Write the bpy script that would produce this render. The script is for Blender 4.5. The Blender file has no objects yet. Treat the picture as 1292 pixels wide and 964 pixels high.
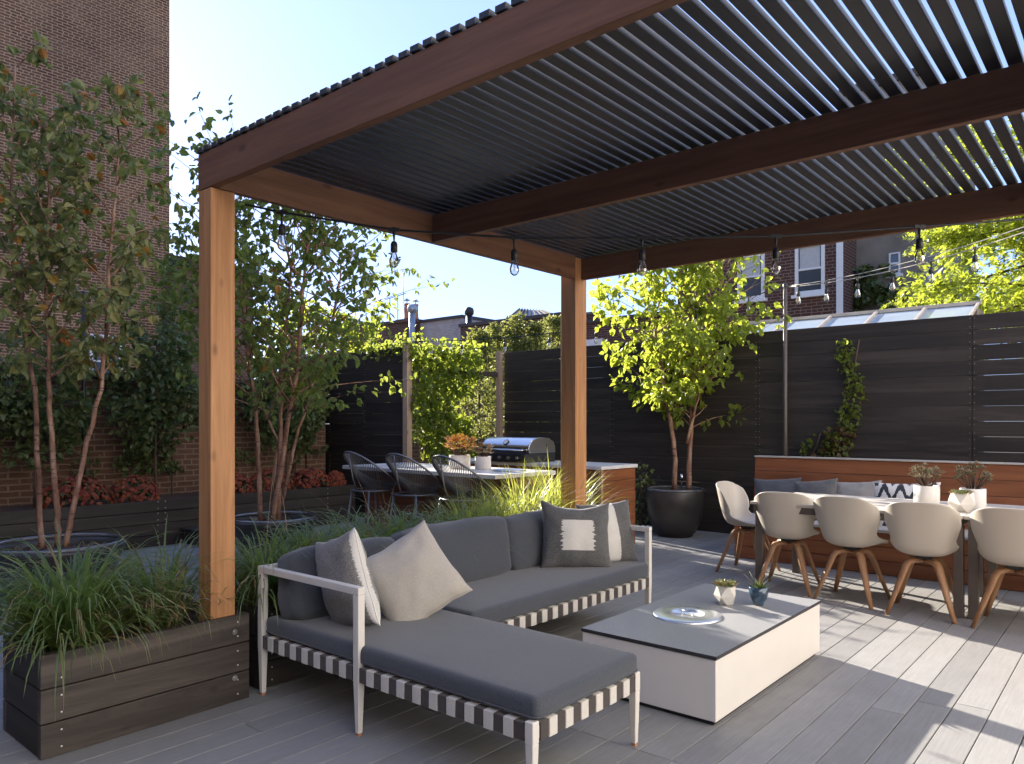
import bpy, bmesh, math, random
from mathutils import Vector, Matrix, Quaternion, noise as mnoise
random.seed(7)
R = math.radians
C = bpy.context.scene.collection
sc = bpy.context.scene

# ------------------------------------------------------------------ camera numbers (a level camera 1.33 m above the deck)
CAM_H, YAW, FPX, CXP, CYP = 1.33, R(40.3), 946.0, 646.0, 534.0
FW = Vector((-math.sin(YAW), math.cos(YAW), 0)); RT = Vector((math.cos(YAW), math.sin(YAW), 0))
def at(px, py, D):
    """a point D metres ahead of the camera (used to survey positions off the photograph)"""
    return FW*D + RT*((px-CXP)/FPX*D) + Vector((0, 0, CAM_H+(CYP-py)/FPX*D))
def atY(px, py, Y):
    d = FW + RT*((px-CXP)/FPX)
    return at(px, py, Y/d.y)

# ------------------------------------------------------------------ mesh builder
class MB:
    def __init__(s): s.v = []; s.f = []; s.m = []; s.mi = 0; s.sm = []; s.smooth = False
    def add(s, vs, fs):
        o = len(s.v); s.v.extend([tuple(v) for v in vs])
        for f in fs: s.f.append([i+o for i in f]); s.m.append(s.mi); s.sm.append(s.smooth)
    def box(s, x0, x1, y0, y1, z0, z1):
        vs = [(x0,y0,z0),(x1,y0,z0),(x1,y1,z0),(x0,y1,z0),(x0,y0,z1),(x1,y0,z1),(x1,y1,z1),(x0,y1,z1)]
        s.add(vs, [(0,3,2,1),(4,5,6,7),(0,1,5,4),(1,2,6,5),(2,3,7,6),(3,0,4,7)])
    def obox(s, o, ax, ay, az):
        """box from corner o along three edge vectors"""
        o = Vector(o); ax = Vector(ax); ay = Vector(ay); az = Vector(az)
        vs = [o, o+ax, o+ax+ay, o+ay, o+az, o+ax+az, o+ax+ay+az, o+ay+az]
        s.add(vs, [(0,3,2,1),(4,5,6,7),(0,1,5,4),(1,2,6,5),(2,3,7,6),(3,0,4,7)])
    def bar(s, p, q, w, h, up=(0,0,1), w2=None, h2=None):
        """rectangular bar from p to q, optionally tapering"""
        p = Vector(p); q = Vector(q); d = (q-p).normalized(); up = Vector(up)
        if abs(d.dot(up)) > .98: up = Vector((0,1,0))
        a = d.cross(up).normalized(); b = a.cross(d).normalized()
        w2 = w if w2 is None else w2; h2 = h if h2 is None else h2
        vs = []
        for c, ww, hh in ((p, w, h), (q, w2, h2)):
            for sx, sy in ((-1,-1),(1,-1),(1,1),(-1,1)): vs.append(c + a*(sx*ww/2) + b*(sy*hh/2))
        s.add(vs, [(0,1,2,3),(7,6,5,4),(0,4,5,1),(1,5,6,2),(2,6,7,3),(3,7,4,0)])
    def tube(s, pts, rad, n=8, cap=True, flat=1.0, loop=False):
        pts = [Vector(p) for p in pts]; m = len(pts)
        if not hasattr(rad, '__len__'): rad = [rad]*m
        vs = []; prev = None
        for i, p in enumerate(pts):
            if loop: d = pts[(i+1) % m]-pts[i-1]
            else: d = pts[min(i+1, m-1)]-pts[max(i-1, 0)]
            d = d.normalized() if d.length > 1e-9 else Vector((0,0,1))
            if prev is None:
                up = Vector((0,0,1)) if abs(d.z) < .9 else Vector((1,0,0))
                a = d.cross(up).normalized()
            else:
                a = prev - d*prev.dot(d); a = a.normalized() if a.length > 1e-6 else d.orthogonal().normalized()
            prev = a; b = d.cross(a)
            for k in range(n):
                t = 2*math.pi*k/n
                vs.append(p + a*(math.cos(t)*rad[i]) + b*(math.sin(t)*rad[i]*flat))
        fs = []
        for i in range(m if loop else m-1):
            j = (i+1) % m
            for k in range(n):
                fs.append((i*n+k, i*n+(k+1) % n, j*n+(k+1) % n, j*n+k))
        if cap and not loop:
            fs.append(tuple(reversed(range(n)))); fs.append(tuple((m-1)*n+k for k in range(n)))
        sm = s.smooth; s.smooth = True; s.add(vs, fs); s.smooth = sm
    def lathe(s, c, prof, n=32, cap0=False, cap1=False):
        c = Vector(c); vs = []; fs = []
        for r, z in prof:
            for k in range(n):
                t = 2*math.pi*k/n; vs.append(c+Vector((r*math.cos(t), r*math.sin(t), z)))
        for i in range(len(prof)-1):
            for k in range(n): fs.append((i*n+k, i*n+(k+1) % n, (i+1)*n+(k+1) % n, (i+1)*n+k))
        if cap0: fs.append(tuple(reversed(range(n))))
        if cap1: fs.append(tuple((len(prof)-1)*n+k for k in range(n)))
        sm = s.smooth; s.smooth = True; s.add(vs, fs); s.smooth = sm
    def prism(s, poly, vec):
        """extrude a planar polygon (list of 3D points) along vec"""
        n = len(poly); vec = Vector(vec); vs = [Vector(p) for p in poly]; vs += [p+vec for p in vs]
        fs = [tuple(reversed(range(n))), tuple(range(n, 2*n))] + [(i, (i+1) % n, n+(i+1) % n, n+i) for i in range(n)]
        s.add(vs, fs)
    def build(s, name, mats, parent=None, org=None, bevel=0, seg=2):
        if not isinstance(mats, (list, tuple)): mats = [mats]
        if org is None: org = parent.location if parent is not None and parent.parent is None else Vector((0,0,0))
        if parent is not None and parent.parent is not None and org is not None and org == Vector((0,0,0)) and not getattr(s, 'local', False):
            org = parent.parent.location
        org = Vector(org)
        me = bpy.data.meshes.new(name)
        me.from_pydata([(v[0]-org.x, v[1]-org.y, v[2]-org.z) for v in s.v], [], s.f)
        for m in mats: me.materials.append(m)
        me.polygons.foreach_set('material_index', s.m)
        me.polygons.foreach_set('use_smooth', s.sm)
        me.update()
        o = bpy.data.objects.new(name, me); C.objects.link(o)
        if parent is not None: o.parent = parent
        if bevel:
            b = o.modifiers.new('Bevel', 'BEVEL'); b.width = bevel; b.segments = seg; b.limit_method = 'ANGLE'; b.angle_limit = R(40)
        return o

def tag(o, label=None, cat=None, group=None, kind=None):
    if label: o['label'] = label
    if cat: o['category'] = cat
    if group: o['group'] = group
    if kind: o['kind'] = kind
    return o
def thing(name, loc, label, cat, group=None, rz=0):
    o = bpy.data.objects.new(name, None); C.objects.link(o); o.location = loc; o.rotation_euler = (0,0,rz); o.empty_display_size = .1
    return tag(o, label, cat, group)
def copy_tree(o, parent=None):
    c = o.copy(); C.objects.link(c)
    if parent is not None: c.parent = parent
    for ch in list(o.children): copy_tree(ch, c)
    return c
def structure(name, mb, m, **k): return tag(mb.build(name, m, **k), kind='structure')

# ------------------------------------------------------------------ materials
class NT:
    def __init__(s, name):
        s.m = bpy.data.materials.new(name); s.m.use_nodes = True; s.t = s.m.node_tree
        s.t.nodes.clear(); s.out = s.n('ShaderNodeOutputMaterial')
    def n(s, typ, **k):
        nd = s.t.nodes.new(typ)
        for a, b in k.items(): setattr(nd, a, b)
        return nd
    def l(s, a, b): s.t.links.new(a, b)
    def coord(s, scale=(1,1,1), which='Object', rot=(0,0,0)):
        tc = s.n('ShaderNodeTexCoord'); mp = s.n('ShaderNodeMapping'); mp.inputs['Scale'].default_value = scale; mp.inputs['Rotation'].default_value = rot
        s.l(tc.outputs[which], mp.inputs[0]); return mp.outputs[0]
    def noise(s, vec, scale=5, detail=4, rough=.55, dist=0):
        a = s.n('ShaderNodeTexNoise'); a.inputs['Scale'].default_value = scale; a.inputs['Detail'].default_value = detail
        a.inputs['Roughness'].default_value = rough; a.inputs['Distortion'].default_value = dist
        s.l(vec, a.inputs['Vector']); return a.outputs[0]
    def ramp(s, fac, stops, interp='LINEAR'):
        r = s.n('ShaderNodeValToRGB'); r.color_ramp.interpolation = interp
        e = r.color_ramp.elements
        while len(e) < len(stops): e.new(.5)
        for el, (p, c) in zip(e, stops): el.position = p; el.color = (*c, 1) if len(c) == 3 else c
        s.l(fac, r.inputs[0]); return r.outputs[0]
    def math(s, op, a, b=None, c=None):
        nd = s.n('ShaderNodeMath', operation=op)
        for i, x in enumerate((a, b, c)):
            if x is None: continue
            if isinstance(x, (int, float)): nd.inputs[i].default_value = x
            else: s.l(x, nd.inputs[i])
        return nd.outputs[0]
    def mix(s, fac, a, b, blend='MIX'):
        nd = s.n('ShaderNodeMix', data_type='RGBA', blend_type=blend)
        for sock, x in ((nd.inputs[0], fac), (nd.inputs[6], a), (nd.inputs[7], b)):
            if isinstance(x, (int, float)): sock.default_value = x
            elif isinstance(x, tuple): sock.default_value = (*x, 1) if len(x) == 3 else x
            else: s.l(x, sock)
        return nd.outputs[2]
    def island(s):
        g = s.n('ShaderNodeNewGeometry'); return g.outputs['Random Per Island']
    def vary(s, col, amt=.2):
        """lighten or darken each loose board a little"""
        v = s.math('MULTIPLY_ADD', s.island(), 2*amt, 1-amt)
        cb = s.n('ShaderNodeCombineColor'); s.l(v, cb.inputs[0]); s.l(v, cb.inputs[1]); s.l(v, cb.inputs[2])
        return s.mix(1.0, col, cb.outputs[0], 'MULTIPLY')
    def bump(s, h, strength=.2, dist=.01):
        b = s.n('ShaderNodeBump'); b.inputs['Strength'].default_value = strength; b.inputs['Distance'].default_value = dist
        s.l(h, b.inputs['Height']); return b.outputs[0]
    def bsdf(s, col, rough=.6, metal=0, normal=None, spec=.5, sheen=0, trans=0, coat=0):
        b = s.n('ShaderNodeBsdfPrincipled')
        if isinstance(col, tuple): b.inputs['Base Color'].default_value = (*col, 1)
        else: s.l(col, b.inputs['Base Color'])
        if isinstance(rough, (int, float)): b.inputs['Roughness'].default_value = rough
        else: s.l(rough, b.inputs['Roughness'])
        b.inputs['Metallic'].default_value = metal; b.inputs['Specular IOR Level'].default_value = spec
        b.inputs['Sheen Weight'].default_value = sheen; b.inputs['Transmission Weight'].default_value = trans
        b.inputs['Coat Weight'].default_value = coat
        if normal is not None: s.l(normal, b.inputs['Normal'])
        return b.outputs[0]
    def done(s, sh): s.l(sh, s.out.inputs[0]); return s.m

def m_plain(name, col, rough=.5, metal=0, var=.12, scale=8, bump=.05, spec=.5, coat=0):
    t = NT(name); v = t.coord()
    n = t.noise(v, scale, 5)
    c = t.ramp(n, [(.3, tuple(x*(1-var) for x in col)), (.7, tuple(min(1, x*(1+var)) for x in col))])
    return t.done(t.bsdf(c, rough, metal, t.bump(t.noise(v, scale*14, 3), bump, .002), spec, coat=coat))

def m_wood(name, dark, light, axis='x', fine=22, rough=.55, var=.18, knots=True, bump=.25, coat=0, spec=.4, wear=None):
    t = NT(name); i = 'xyz'.index(axis)
    sc_ = [1.0]*3; sc_[i] = .06
    tc = t.n('ShaderNodeTexCoord')
    # shift the grain board by board
    off = t.n('ShaderNodeVectorMath', operation='ADD'); cb = t.n('ShaderNodeCombineXYZ')
    r = t.math('MULTIPLY', t.island(), 37.0)
    for k in range(3): t.l(r, cb.inputs[k])
    t.l(tc.outputs['Object'], off.inputs[0]); t.l(cb.outputs[0], off.inputs[1])
    mp = t.n('ShaderNodeMapping'); mp.inputs['Scale'].default_value = sc_; t.l(off.outputs[0], mp.inputs[0])
    g1 = t.noise(mp.outputs[0], fine, 8, .62, .6)
    g2 = t.noise(mp.outputs[0], fine*5, 4, .6)
    mid = tuple((a+b)/2 for a, b in zip(dark, light))
    col = t.ramp(g1, [(.28, dark), (.5, mid), (.72, light)])
    col = t.mix(t.math('MULTIPLY', g2, .45), col, tuple(x*.55 for x in dark))
    if knots:
        mk = t.n('ShaderNodeMapping'); s2 = [1.0]*3; s2[i] = .45; mk.inputs['Scale'].default_value = s2; t.l(off.outputs[0], mk.inputs[0])
        vo = t.n('ShaderNodeTexVoronoi'); vo.inputs['Scale'].default_value = 8.0; t.l(mk.outputs[0], vo.inputs['Vector'])
        k = t.ramp(vo.outputs['Distance'], [(.07, (1,1,1)), (.15, (0,0,0))])
        col = t.mix(t.math('MULTIPLY', k, .6), col, tuple(x*.3 for x in dark))
    if wear:
        w = t.ramp(t.noise(mp.outputs[0], 7, 7, .7, 1.2), [(.45, (0,0,0)), (.72, (1,1,1))])
        col = t.mix(t.math('MULTIPLY', w, .75), col, wear)
    col = t.vary(col, var)
    return t.done(t.bsdf(col, rough, 0, t.bump(g1, bump, .003), spec, coat=coat))

def m_fabric(name, col, col2=None, scale=900, rough=.9, sheen=.25, bump=.35, melange=.3):
    t = NT(name); v = t.coord()
    w1 = t.n('ShaderNodeTexWave', bands_direction='X'); w1.inputs['Scale'].default_value = scale/6; w1.inputs['Distortion'].default_value = 1.5; w1.inputs['Detail'].default_value = 2
    w2 = t.n('ShaderNodeTexWave', bands_direction='Z'); w2.inputs['Scale'].default_value = scale/6; w2.inputs['Distortion'].default_value = 1.5; w2.inputs['Detail'].default_value = 2
    t.l(v, w1.inputs[0]); t.l(v, w2.inputs[0])
    n = t.noise(v, scale/4, 3, .7); big = t.noise(v, 3.0, 4)
    col2 = col2 or tuple(x*1.5 for x in col)
    c = t.ramp(n, [(.5-melange/2, col), (.5+melange/2, col2)])
    c = t.mix(t.math('MULTIPLY', big, .25), c, tuple(x*.7 for x in col))
    h = t.math('ADD', t.math('ADD', w1.outputs['Fac'], w2.outputs['Fac']), t.math('MULTIPLY', n, 1.5))
    return t.done(t.bsdf(c, rough, 0, t.bump(h, bump, .0012), .2, sheen))

def m_brick(name, plane, brick, brick2, mortar, w=.215, h=.0677, smear=.35, mort=.011):
    """plane 'x': wall faces +-X (courses run along Y); 'y': wall faces +-Y"""
    t = NT(name); tc = t.n('ShaderNodeTexCoord'); sep = t.n('ShaderNodeSeparateXYZ'); t.l(tc.outputs['Object'], sep.inputs[0])
    cb = t.n('ShaderNodeCombineXYZ'); t.l(sep.outputs['Y' if plane == 'x' else 'X'], cb.inputs[0]); t.l(sep.outputs['Z'], cb.inputs[1])
    wob = t.n('ShaderNodeTexNoise'); wob.inputs['Scale'].default_value = 9; t.l(cb.outputs[0], wob.inputs['Vector'])
    vs = t.n('ShaderNodeVectorMath', operation='MULTIPLY_ADD'); vs.inputs[1].default_value = (.022, .02, 0)
    t.l(wob.outputs['Color'], vs.inputs[0]); t.l(cb.outputs[0], vs.inputs[2])
    b = t.n('ShaderNodeTexBrick'); b.offset = .5; b.squash_frequency = 6; b.squash = .55
    b.inputs['Scale'].default_value = 1; b.inputs['Brick Width'].default_value = w; b.inputs['Row Height'].default_value = h
    b.inputs['Mortar Size'].default_value = mort; b.inputs['Mortar Smooth'].default_value = .3; b.inputs['Bias'].default_value = 0
    b.inputs['Color1'].default_value = (*brick, 1); b.inputs['Color2'].default_value = (*brick2, 1); b.inputs['Mortar'].default_value = (*mortar, 1)
    t.l(vs.outputs[0], b.inputs['Vector'])
    n1 = t.noise(cb.outputs[0], 1.1, 6, .65); n2 = t.noise(cb.outputs[0], 16, 4, .6)
    sm = t.math('MULTIPLY', t.ramp(n1, [(.44, (0,0,0)), (.66, (1,1,1))]), t.ramp(n2, [(.4, (0,0,0)), (.62, (1,1,1))]))
    col = t.mix(t.math('MULTIPLY', sm, smear), b.outputs['Color'], mortar)
    st = t.ramp(t.noise(cb.outputs[0], .35, 5, .6), [(.3, (.72,.72,.74)), (.7, (1.12,1.08,1.04))])
    col = t.mix(1.0, col, st, 'MULTIPLY')
    col = t.mix(t.math('MULTIPLY', n2, .35), col, tuple(x*.55 for x in brick))
    hgt = t.math('SUBTRACT', t.math('MULTIPLY', n2, .4), b.outputs['Fac'])
    return t.done(t.bsdf(col, .9, 0, t.bump(hgt, .7, .012), .2))

def m_leaf(name, cols, tcol, tfac=.45, rough=.45, spec=.4):
    t = NT(name); r = t.island()
    n = len(cols); c = t.ramp(r, [(i/max(1, n-1), cc) for i, cc in enumerate(cols)])
    tc = t.ramp(r, [(0, tuple(x*.75 for x in tcol)), (1, tuple(min(1, x*1.2) for x in tcol))])
    p = t.bsdf(c, rough, 0, None, spec)
    tr = t.n('ShaderNodeBsdfTranslucent'); t.l(tc, tr.inputs[0])
    mx = t.n('ShaderNodeMixShader'); mx.inputs[0].default_value = tfac; t.l(p, mx.inputs[1]); t.l(tr.outputs[0], mx.inputs[2])
    return t.done(mx.outputs[0])

def m_glass(name, tint=(1,1,1), rough=.0, ior=1.45):
    t = NT(name); g = t.n('ShaderNodeBsdfGlass'); g.inputs['Color'].default_value = (*tint, 1); g.inputs['Roughness'].default_value = rough; g.inputs['IOR'].default_value = ior
    return t.done(g.outputs[0])
def m_thin_glass(name, tint=(.9,.95,1), refl=.12):
    t = NT(name); a = t.n('ShaderNodeBsdfTransparent'); a.inputs[0].default_value = (*tint, 1)
    g = t.n('ShaderNodeBsdfGlossy'); g.inputs['Roughness'].default_value = .02
    fr = t.n('ShaderNodeFresnel'); fr.inputs[0].default_value = 1.5
    f = t.math('ADD', fr.outputs[0], refl*.3)
    mx = t.n('ShaderNodeMixShader'); t.l(f, mx.inputs[0]); t.l(a.outputs[0], mx.inputs[1]); t.l(g.outputs[0], mx.inputs[2])
    return t.done(mx.outputs[0])

M = {}
def mats():
    for ax in 'xyz':
        M['cedar_'+ax] = m_wood('cedar_'+ax, (.36,.155,.055), (.70,.36,.155), ax, 20, .55, .1, True, .25)
        M['beam_'+ax] = m_wood('darker_beam_'+ax, (.125,.055,.028), (.275,.132,.07), ax, 20, .55, .1, True, .25)  # pergola beams, darker than the cedar of the posts
        M['dark_'+ax] = m_wood('dark_stained_'+ax, (.032,.025,.021), (.072,.057,.047), ax, 18, .55, .16, True, .35, wear=(.125,.10,.082))
        M['black_'+ax] = m_wood('black_stained_'+ax, (.016,.0125,.0105), (.036,.028,.0225), ax, 18, .6, .2, True, .4, wear=(.062,.049,.040))
        M['ipe_'+ax] = m_wood('hardwood_'+ax, (.17,.055,.022), (.33,.125,.05), ax, 16, .42, .16, False, .2, coat=.15)
        M['oak_'+ax] = m_wood('oak_'+ax, (.30,.155,.075), (.46,.26,.135), ax, 26, .5, .08, False, .2)
        M['teak_'+ax] = m_wood('weathered_teak_'+ax, (.36,.32,.28), (.56,.52,.46), ax, 24, .65, .1, False, .3)
    M['slat'] = m_wood('slat_stain', (.020,.020,.022), (.042,.042,.046), 'y', 22, .42, .22, False, .25, spec=.5)
    M['post_wood'] = m_wood('pale_post_wood', (.36,.25,.17), (.52,.39,.28), 'z', 20, .6, .1, True, .3)
    t = NT('deck_board'); v = t.coord((1,.05,1)); tc = t.coord()
    g = t.noise(v, 90, 6, .65); bl = t.noise(tc, 2.2, 6, .65); fine = t.noise(tc, 160, 3, .7)
    c = t.ramp(g, [(.3, (.20,.195,.19)), (.7, (.265,.26,.252))])
    c = t.mix(t.math('MULTIPLY', t.ramp(bl, [(.42, (0,0,0)), (.72, (1,1,1))]), .35), c, (.155,.15,.148))
    c = t.mix(t.math('MULTIPLY', fine, .25), c, (.30,.295,.285))
    c = t.vary(c, .14)
    M['deck'] = t.done(t.bsdf(c, t.ramp(bl, [(.3, (.5,.5,.5)), (.7, (.68,.68,.68))]), 0, t.bump(t.math('ADD', g, t.math('MULTIPLY', fine, .5)), .25, .002), .35))
    M['gap'] = m_plain('deck_gap', (.012,.011,.010), .9)
    M['ground'] = m_plain('yard_ground', (.11,.095,.075), .95, scale=2, var=.3)
    M['white_metal'] = m_plain('cream_powder_coat', (.68,.64,.58), .38, var=.03, bump=.04)
    M['cushion'] = m_fabric('charcoal_fabric', (.046,.051,.062), (.092,.10,.118), melange=.35)
    M['pillow_grey'] = m_fabric('grey_melange', (.10,.097,.094), (.27,.265,.26), melange=.5)
    M['pillow_cream'] = m_fabric('cream_linen', (.40,.36,.31), (.56,.52,.46), melange=.4)
    M['strap'] = m_fabric('brown_webbing', (.050,.040,.036), (.075,.06,.053), bump=.3)
    M['strap_light'] = m_fabric('cream_webbing', (.58,.54,.48), (.70,.66,.60), bump=.3)
    M['panel'] = m_plain('white_panel', (.70,.66,.60), .45, var=.02, bump=.02)
    t = NT('speckled_stone'); v = t.coord()
    sp = t.noise(v, 260, 2, .8); bl = t.noise(v, 5, 5, .6)
    c = t.ramp(sp, [(.35, (.15,.155,.162)), (.5, (.255,.258,.262)), (.68, (.42,.415,.41))])
    c = t.mix(t.math('MULTIPLY', bl, .3), c, (.19,.192,.196))
    M['stone'] = t.done(t.bsdf(c, .42, 0, t.bump(sp, .06, .001), .5))
    M['stone_edge'] = m_plain('dark_slab_edge', (.03,.03,.033), .5)
    M['steel'] = m_plain('brushed_steel', (.62,.62,.62), .22, 1.0, .06, 3, .03)
    M['steel_soft'] = m_plain('satin_steel', (.5,.49,.48), .34, 1.0, .08, 3, .03)
    M['steel_pale'] = m_plain('pale_steel', (.80,.80,.80), .30, .85, .04, 3, .02)
    M['black_metal'] = m_plain('black_metal', (.018,.018,.019), .45, 0, .1)
    M['grey_metal'] = m_plain('grey_metal', (.20,.20,.205), .38, .5, .06)
    M['cord'] = m_plain('grey_cord', (.15,.145,.14), .6, 0, .1)
    M['bronze'] = m_plain('bronze_metal', (.105,.085,.072), .45, 0, .06)
    M['shell'] = m_plain('taupe_plastic', (.50,.455,.39), .42, 0, .02, 4, .02)
    M['counter'] = m_plain('pale_counter', (.60,.59,.57), .3, 0, .1, 6, .02)
    M['ceramic'] = m_plain('white_ceramic', (.70,.675,.63), .55, 0, .05, 20, .08)
    M['concrete_pot'] = m_plain('pale_concrete', (.62,.59,.54), .8, 0, .1, 20, .2)
    M['blue_glaze'] = m_plain('blue_glaze', (.028,.06,.10), .12, 0, .5, 26, .04, coat=.6)
    t = NT('dark_glazed_pot'); v = t.coord(); n = t.noise(v, 4, 6, .6)
    c = t.ramp(n, [(.3, (.022,.020,.019)), (.7, (.05,.044,.04))])
    M['pot'] = t.done(t.bsdf(c, t.ramp(n, [(.3, (.28,.28,.28)), (.7, (.5,.5,.5))]), 0, t.bump(t.noise(v, 60, 3), .06, .003), .5))
    M['rim'] = m_plain('glazed_rim', (.10,.10,.105), .14, 0, .15, 6, .02, coat=.5)
    M['soil'] = m_plain('mulch', (.075,.042,.028), .95, 0, .6, 40, .9)
    t = NT('birch_bark'); v = t.coord((1,1,.35)); v2 = t.coord((1,1,6))
    n = t.noise(v, 14, 6, .6); n2 = t.noise(v2, 9, 3, .6)
    c = t.ramp(n, [(.3, (.11,.05,.03)), (.5, (.235,.125,.08)), (.74, (.44,.29,.20))])
    c = t.mix(t.ramp(n2, [(.58, (0,0,0)), (.66, (.85,.85,.85))]), c, (.055,.03,.022))
    M['bark'] = t.done(t.bsdf(c, .75, 0, t.bump(t.math('ADD', n, n2), .6, .006), .3))
    M['twig'] = m_plain('twig_bark', (.085,.05,.034), .8)
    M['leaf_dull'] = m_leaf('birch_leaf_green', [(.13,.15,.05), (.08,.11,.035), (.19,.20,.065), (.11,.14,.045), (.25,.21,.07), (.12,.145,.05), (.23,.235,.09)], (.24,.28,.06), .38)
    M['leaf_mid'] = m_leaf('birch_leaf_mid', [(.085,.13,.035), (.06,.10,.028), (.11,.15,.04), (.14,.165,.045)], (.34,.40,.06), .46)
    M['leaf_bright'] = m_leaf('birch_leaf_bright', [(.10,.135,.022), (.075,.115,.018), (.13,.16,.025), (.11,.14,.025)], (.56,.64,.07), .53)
    M['leaf_locust'] = m_leaf('locust_leaf', [(.10,.14,.02), (.08,.12,.018), (.13,.16,.022), (.12,.15,.025)], (.54,.62,.06), .5)
    M['leaf_vine'] = m_leaf('vine_leaf', [(.07,.105,.018), (.05,.08,.015), (.10,.13,.02)], (.48,.56,.07), .5)
    M['leaf_feather'] = m_leaf('feathery_leaf', [(.13,.15,.045), (.10,.125,.035), (.17,.18,.06)], (.36,.38,.09), .42)
    M['leaf_dark'] = m_leaf('hornbeam_leaf', [(.095,.13,.042), (.07,.105,.035), (.13,.155,.052), (.085,.12,.04)], (.18,.22,.05), .33, .4)
    M['leaf_autumn'] = m_leaf('autumn_leaf', [(.30,.12,.02), (.26,.08,.02), (.30,.20,.03)], (.45,.22,.03), .4)
    M['leaf_red'] = m_leaf('reddish_vine_leaf', [(.10,.05,.025), (.07,.07,.02), (.13,.045,.03)], (.25,.16,.05), .4)
    M['grass'] = m_leaf('sedge_blade', [(.085,.135,.040), (.06,.105,.035), (.12,.165,.05), (.10,.15,.06), (.17,.18,.08)], (.36,.46,.08), .42, .38, .6)
    M['grass_lit_tint'] = m_leaf('lit_tint_sedge_blade', [(.17,.20,.05), (.13,.175,.045), (.21,.23,.07)], (.55,.60,.10), .5, .38, .6)  # brighter yellow copy of the sedge; sunlit glow painted into the colour
    M['straw'] = m_leaf('straw_blade', [(.30,.20,.11), (.36,.26,.15), (.24,.13,.07)], (.3,.2,.1), .25, .6)
    M['mum'] = m_leaf('rust_petal', [(.22,.04,.018), (.16,.024,.014), (.28,.075,.025), (.19,.032,.016)], (.4,.1,.03), .25, .6)
    M['succ_green'] = m_leaf('succulent_green', [(.20,.27,.08), (.14,.21,.07), (.28,.30,.10)], (.3,.35,.08), .2, .4)
    M['succ_tip'] = m_leaf('succulent_pink', [(.42,.19,.10), (.36,.24,.14), (.30,.27,.12)], (.5,.25,.1), .2, .4)
    M['succ_grey'] = m_leaf('succulent_grey', [(.16,.20,.12), (.12,.17,.09), (.25,.24,.16), (.33,.22,.16)], (.25,.28,.12), .2, .45)
    M['succ_orange'] = m_leaf('succulent_orange', [(.72,.36,.08), (.70,.52,.10), (.60,.20,.08), (.55,.55,.12)], (.8,.5,.1), .35, .4)
    M['brick_tall'] = m_brick('tall_wall_brick', 'x', (.165,.078,.045), (.105,.048,.030), (.47,.315,.185), smear=.55, mort=.014)
    M['brick_tall_y'] = m_brick('tall_wall_brick_side', 'y', (.165,.078,.045), (.105,.048,.030), (.47,.315,.185), smear=.55, mort=.014)
    M['brick_low'] = m_brick('garden_wall_brick', 'x', (.16,.082,.052), (.12,.062,.042), (.25,.185,.135), smear=.5)
    M['brick_low_y'] = m_brick('garden_wall_brick_end', 'y', (.16,.082,.052), (.12,.062,.042), (.25,.185,.135), smear=.5)
    M['brick_house'] = m_brick('house_brick', 'y', (.115,.05,.036), (.085,.036,.028), (.23,.185,.155), smear=.3)
    M['brick_house_x'] = m_brick('house_brick_side', 'x', (.115,.05,.036), (.085,.036,.028), (.23,.185,.155), smear=.3)
    M['brick_white'] = m_brick('whitewashed_brick', 'y', (.55,.53,.50), (.42,.36,.32), (.50,.47,.44), smear=.6)
    M['stucco'] = m_plain('grey_stucco', (.19,.165,.14), .9, 0, .35, 1.2, .3)
    M['render'] = m_plain('bounce_wall_pale', (.82,.805,.785), .9, 0, .03, 3, .1)
    M['white_paint'] = m_plain('white_paint', (.74,.73,.71), .5, 0, .04)
    M['window_glass'] = m_plain('window_glass', (.06,.075,.09), .06, 0, .25, 1.5, 0, spec=.8)
    M['curtain'] = m_plain('net_curtain', (.46,.46,.45), .8, 0, .1, 30)
    M['bar_paint'] = m_plain('stone_bar_paint', (.42,.38,.33), .5)
    M['zinc'] = m_plain('zinc_roof', (.33,.35,.37), .4, .6, .1)
    M['tar'] = m_plain('roof_edge', (.06,.052,.05), .8)
    M['terracotta'] = m_plain('terracotta', (.42,.19,.09), .8)
    M['cable'] = m_plain('black_cable', (.012,.012,.012), .5)
    M['cable_pale'] = m_plain('pale_cable', (.52,.48,.42), .5)
    M['bulb'] = m_thin_glass('bulb_glass', (.93,.93,.92), .35)
    M['filament'] = m_plain('filament', (.5,.32,.12), .4, .7)
    M['roof_glass'] = m_plain('glasshouse_pane', (.36,.42,.48), .15, 0, .06, 2, 0, spec=.6)
mats()

# ------------------------------------------------------------------ foliage helpers
def rv(): 
    while True:
        v = Vector((random.uniform(-1,1), random.uniform(-1,1), random.uniform(-1,1)))
        if .02 < v.length < 1: return v.normalized()
def leaf(mb, p, d, nrm, L, W):
    d = d.normalized(); nrm = (nrm - d*nrm.dot(d)); nrm = nrm.normalized() if nrm.length > 1e-4 else d.orthogonal().normalized()
    s = d.cross(nrm); f = L*.10; c = L*.12
    mb.add([p, p+d*L*.30+s*W*.5+nrm*f, p+d*L*.68+s*W*.36+nrm*f, p+d*L-nrm*c, p+d*L*.68-s*W*.36+nrm*f, p+d*L*.30-s*W*.5+nrm*f],
           [(0,1,2,3), (0,3,4,5)])
def leaflet(mb, p, d, nrm, L, W):
    d = d.normalized(); nrm = (nrm - d*nrm.dot(d)); nrm = nrm.normalized() if nrm.length > 1e-4 else d.orthogonal().normalized()
    s = d.cross(nrm)
    mb.add([p, p+d*L*.45+s*W*.5, p+d*L, p+d*L*.45-s*W*.5], [(0,1,2,3)])
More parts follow.
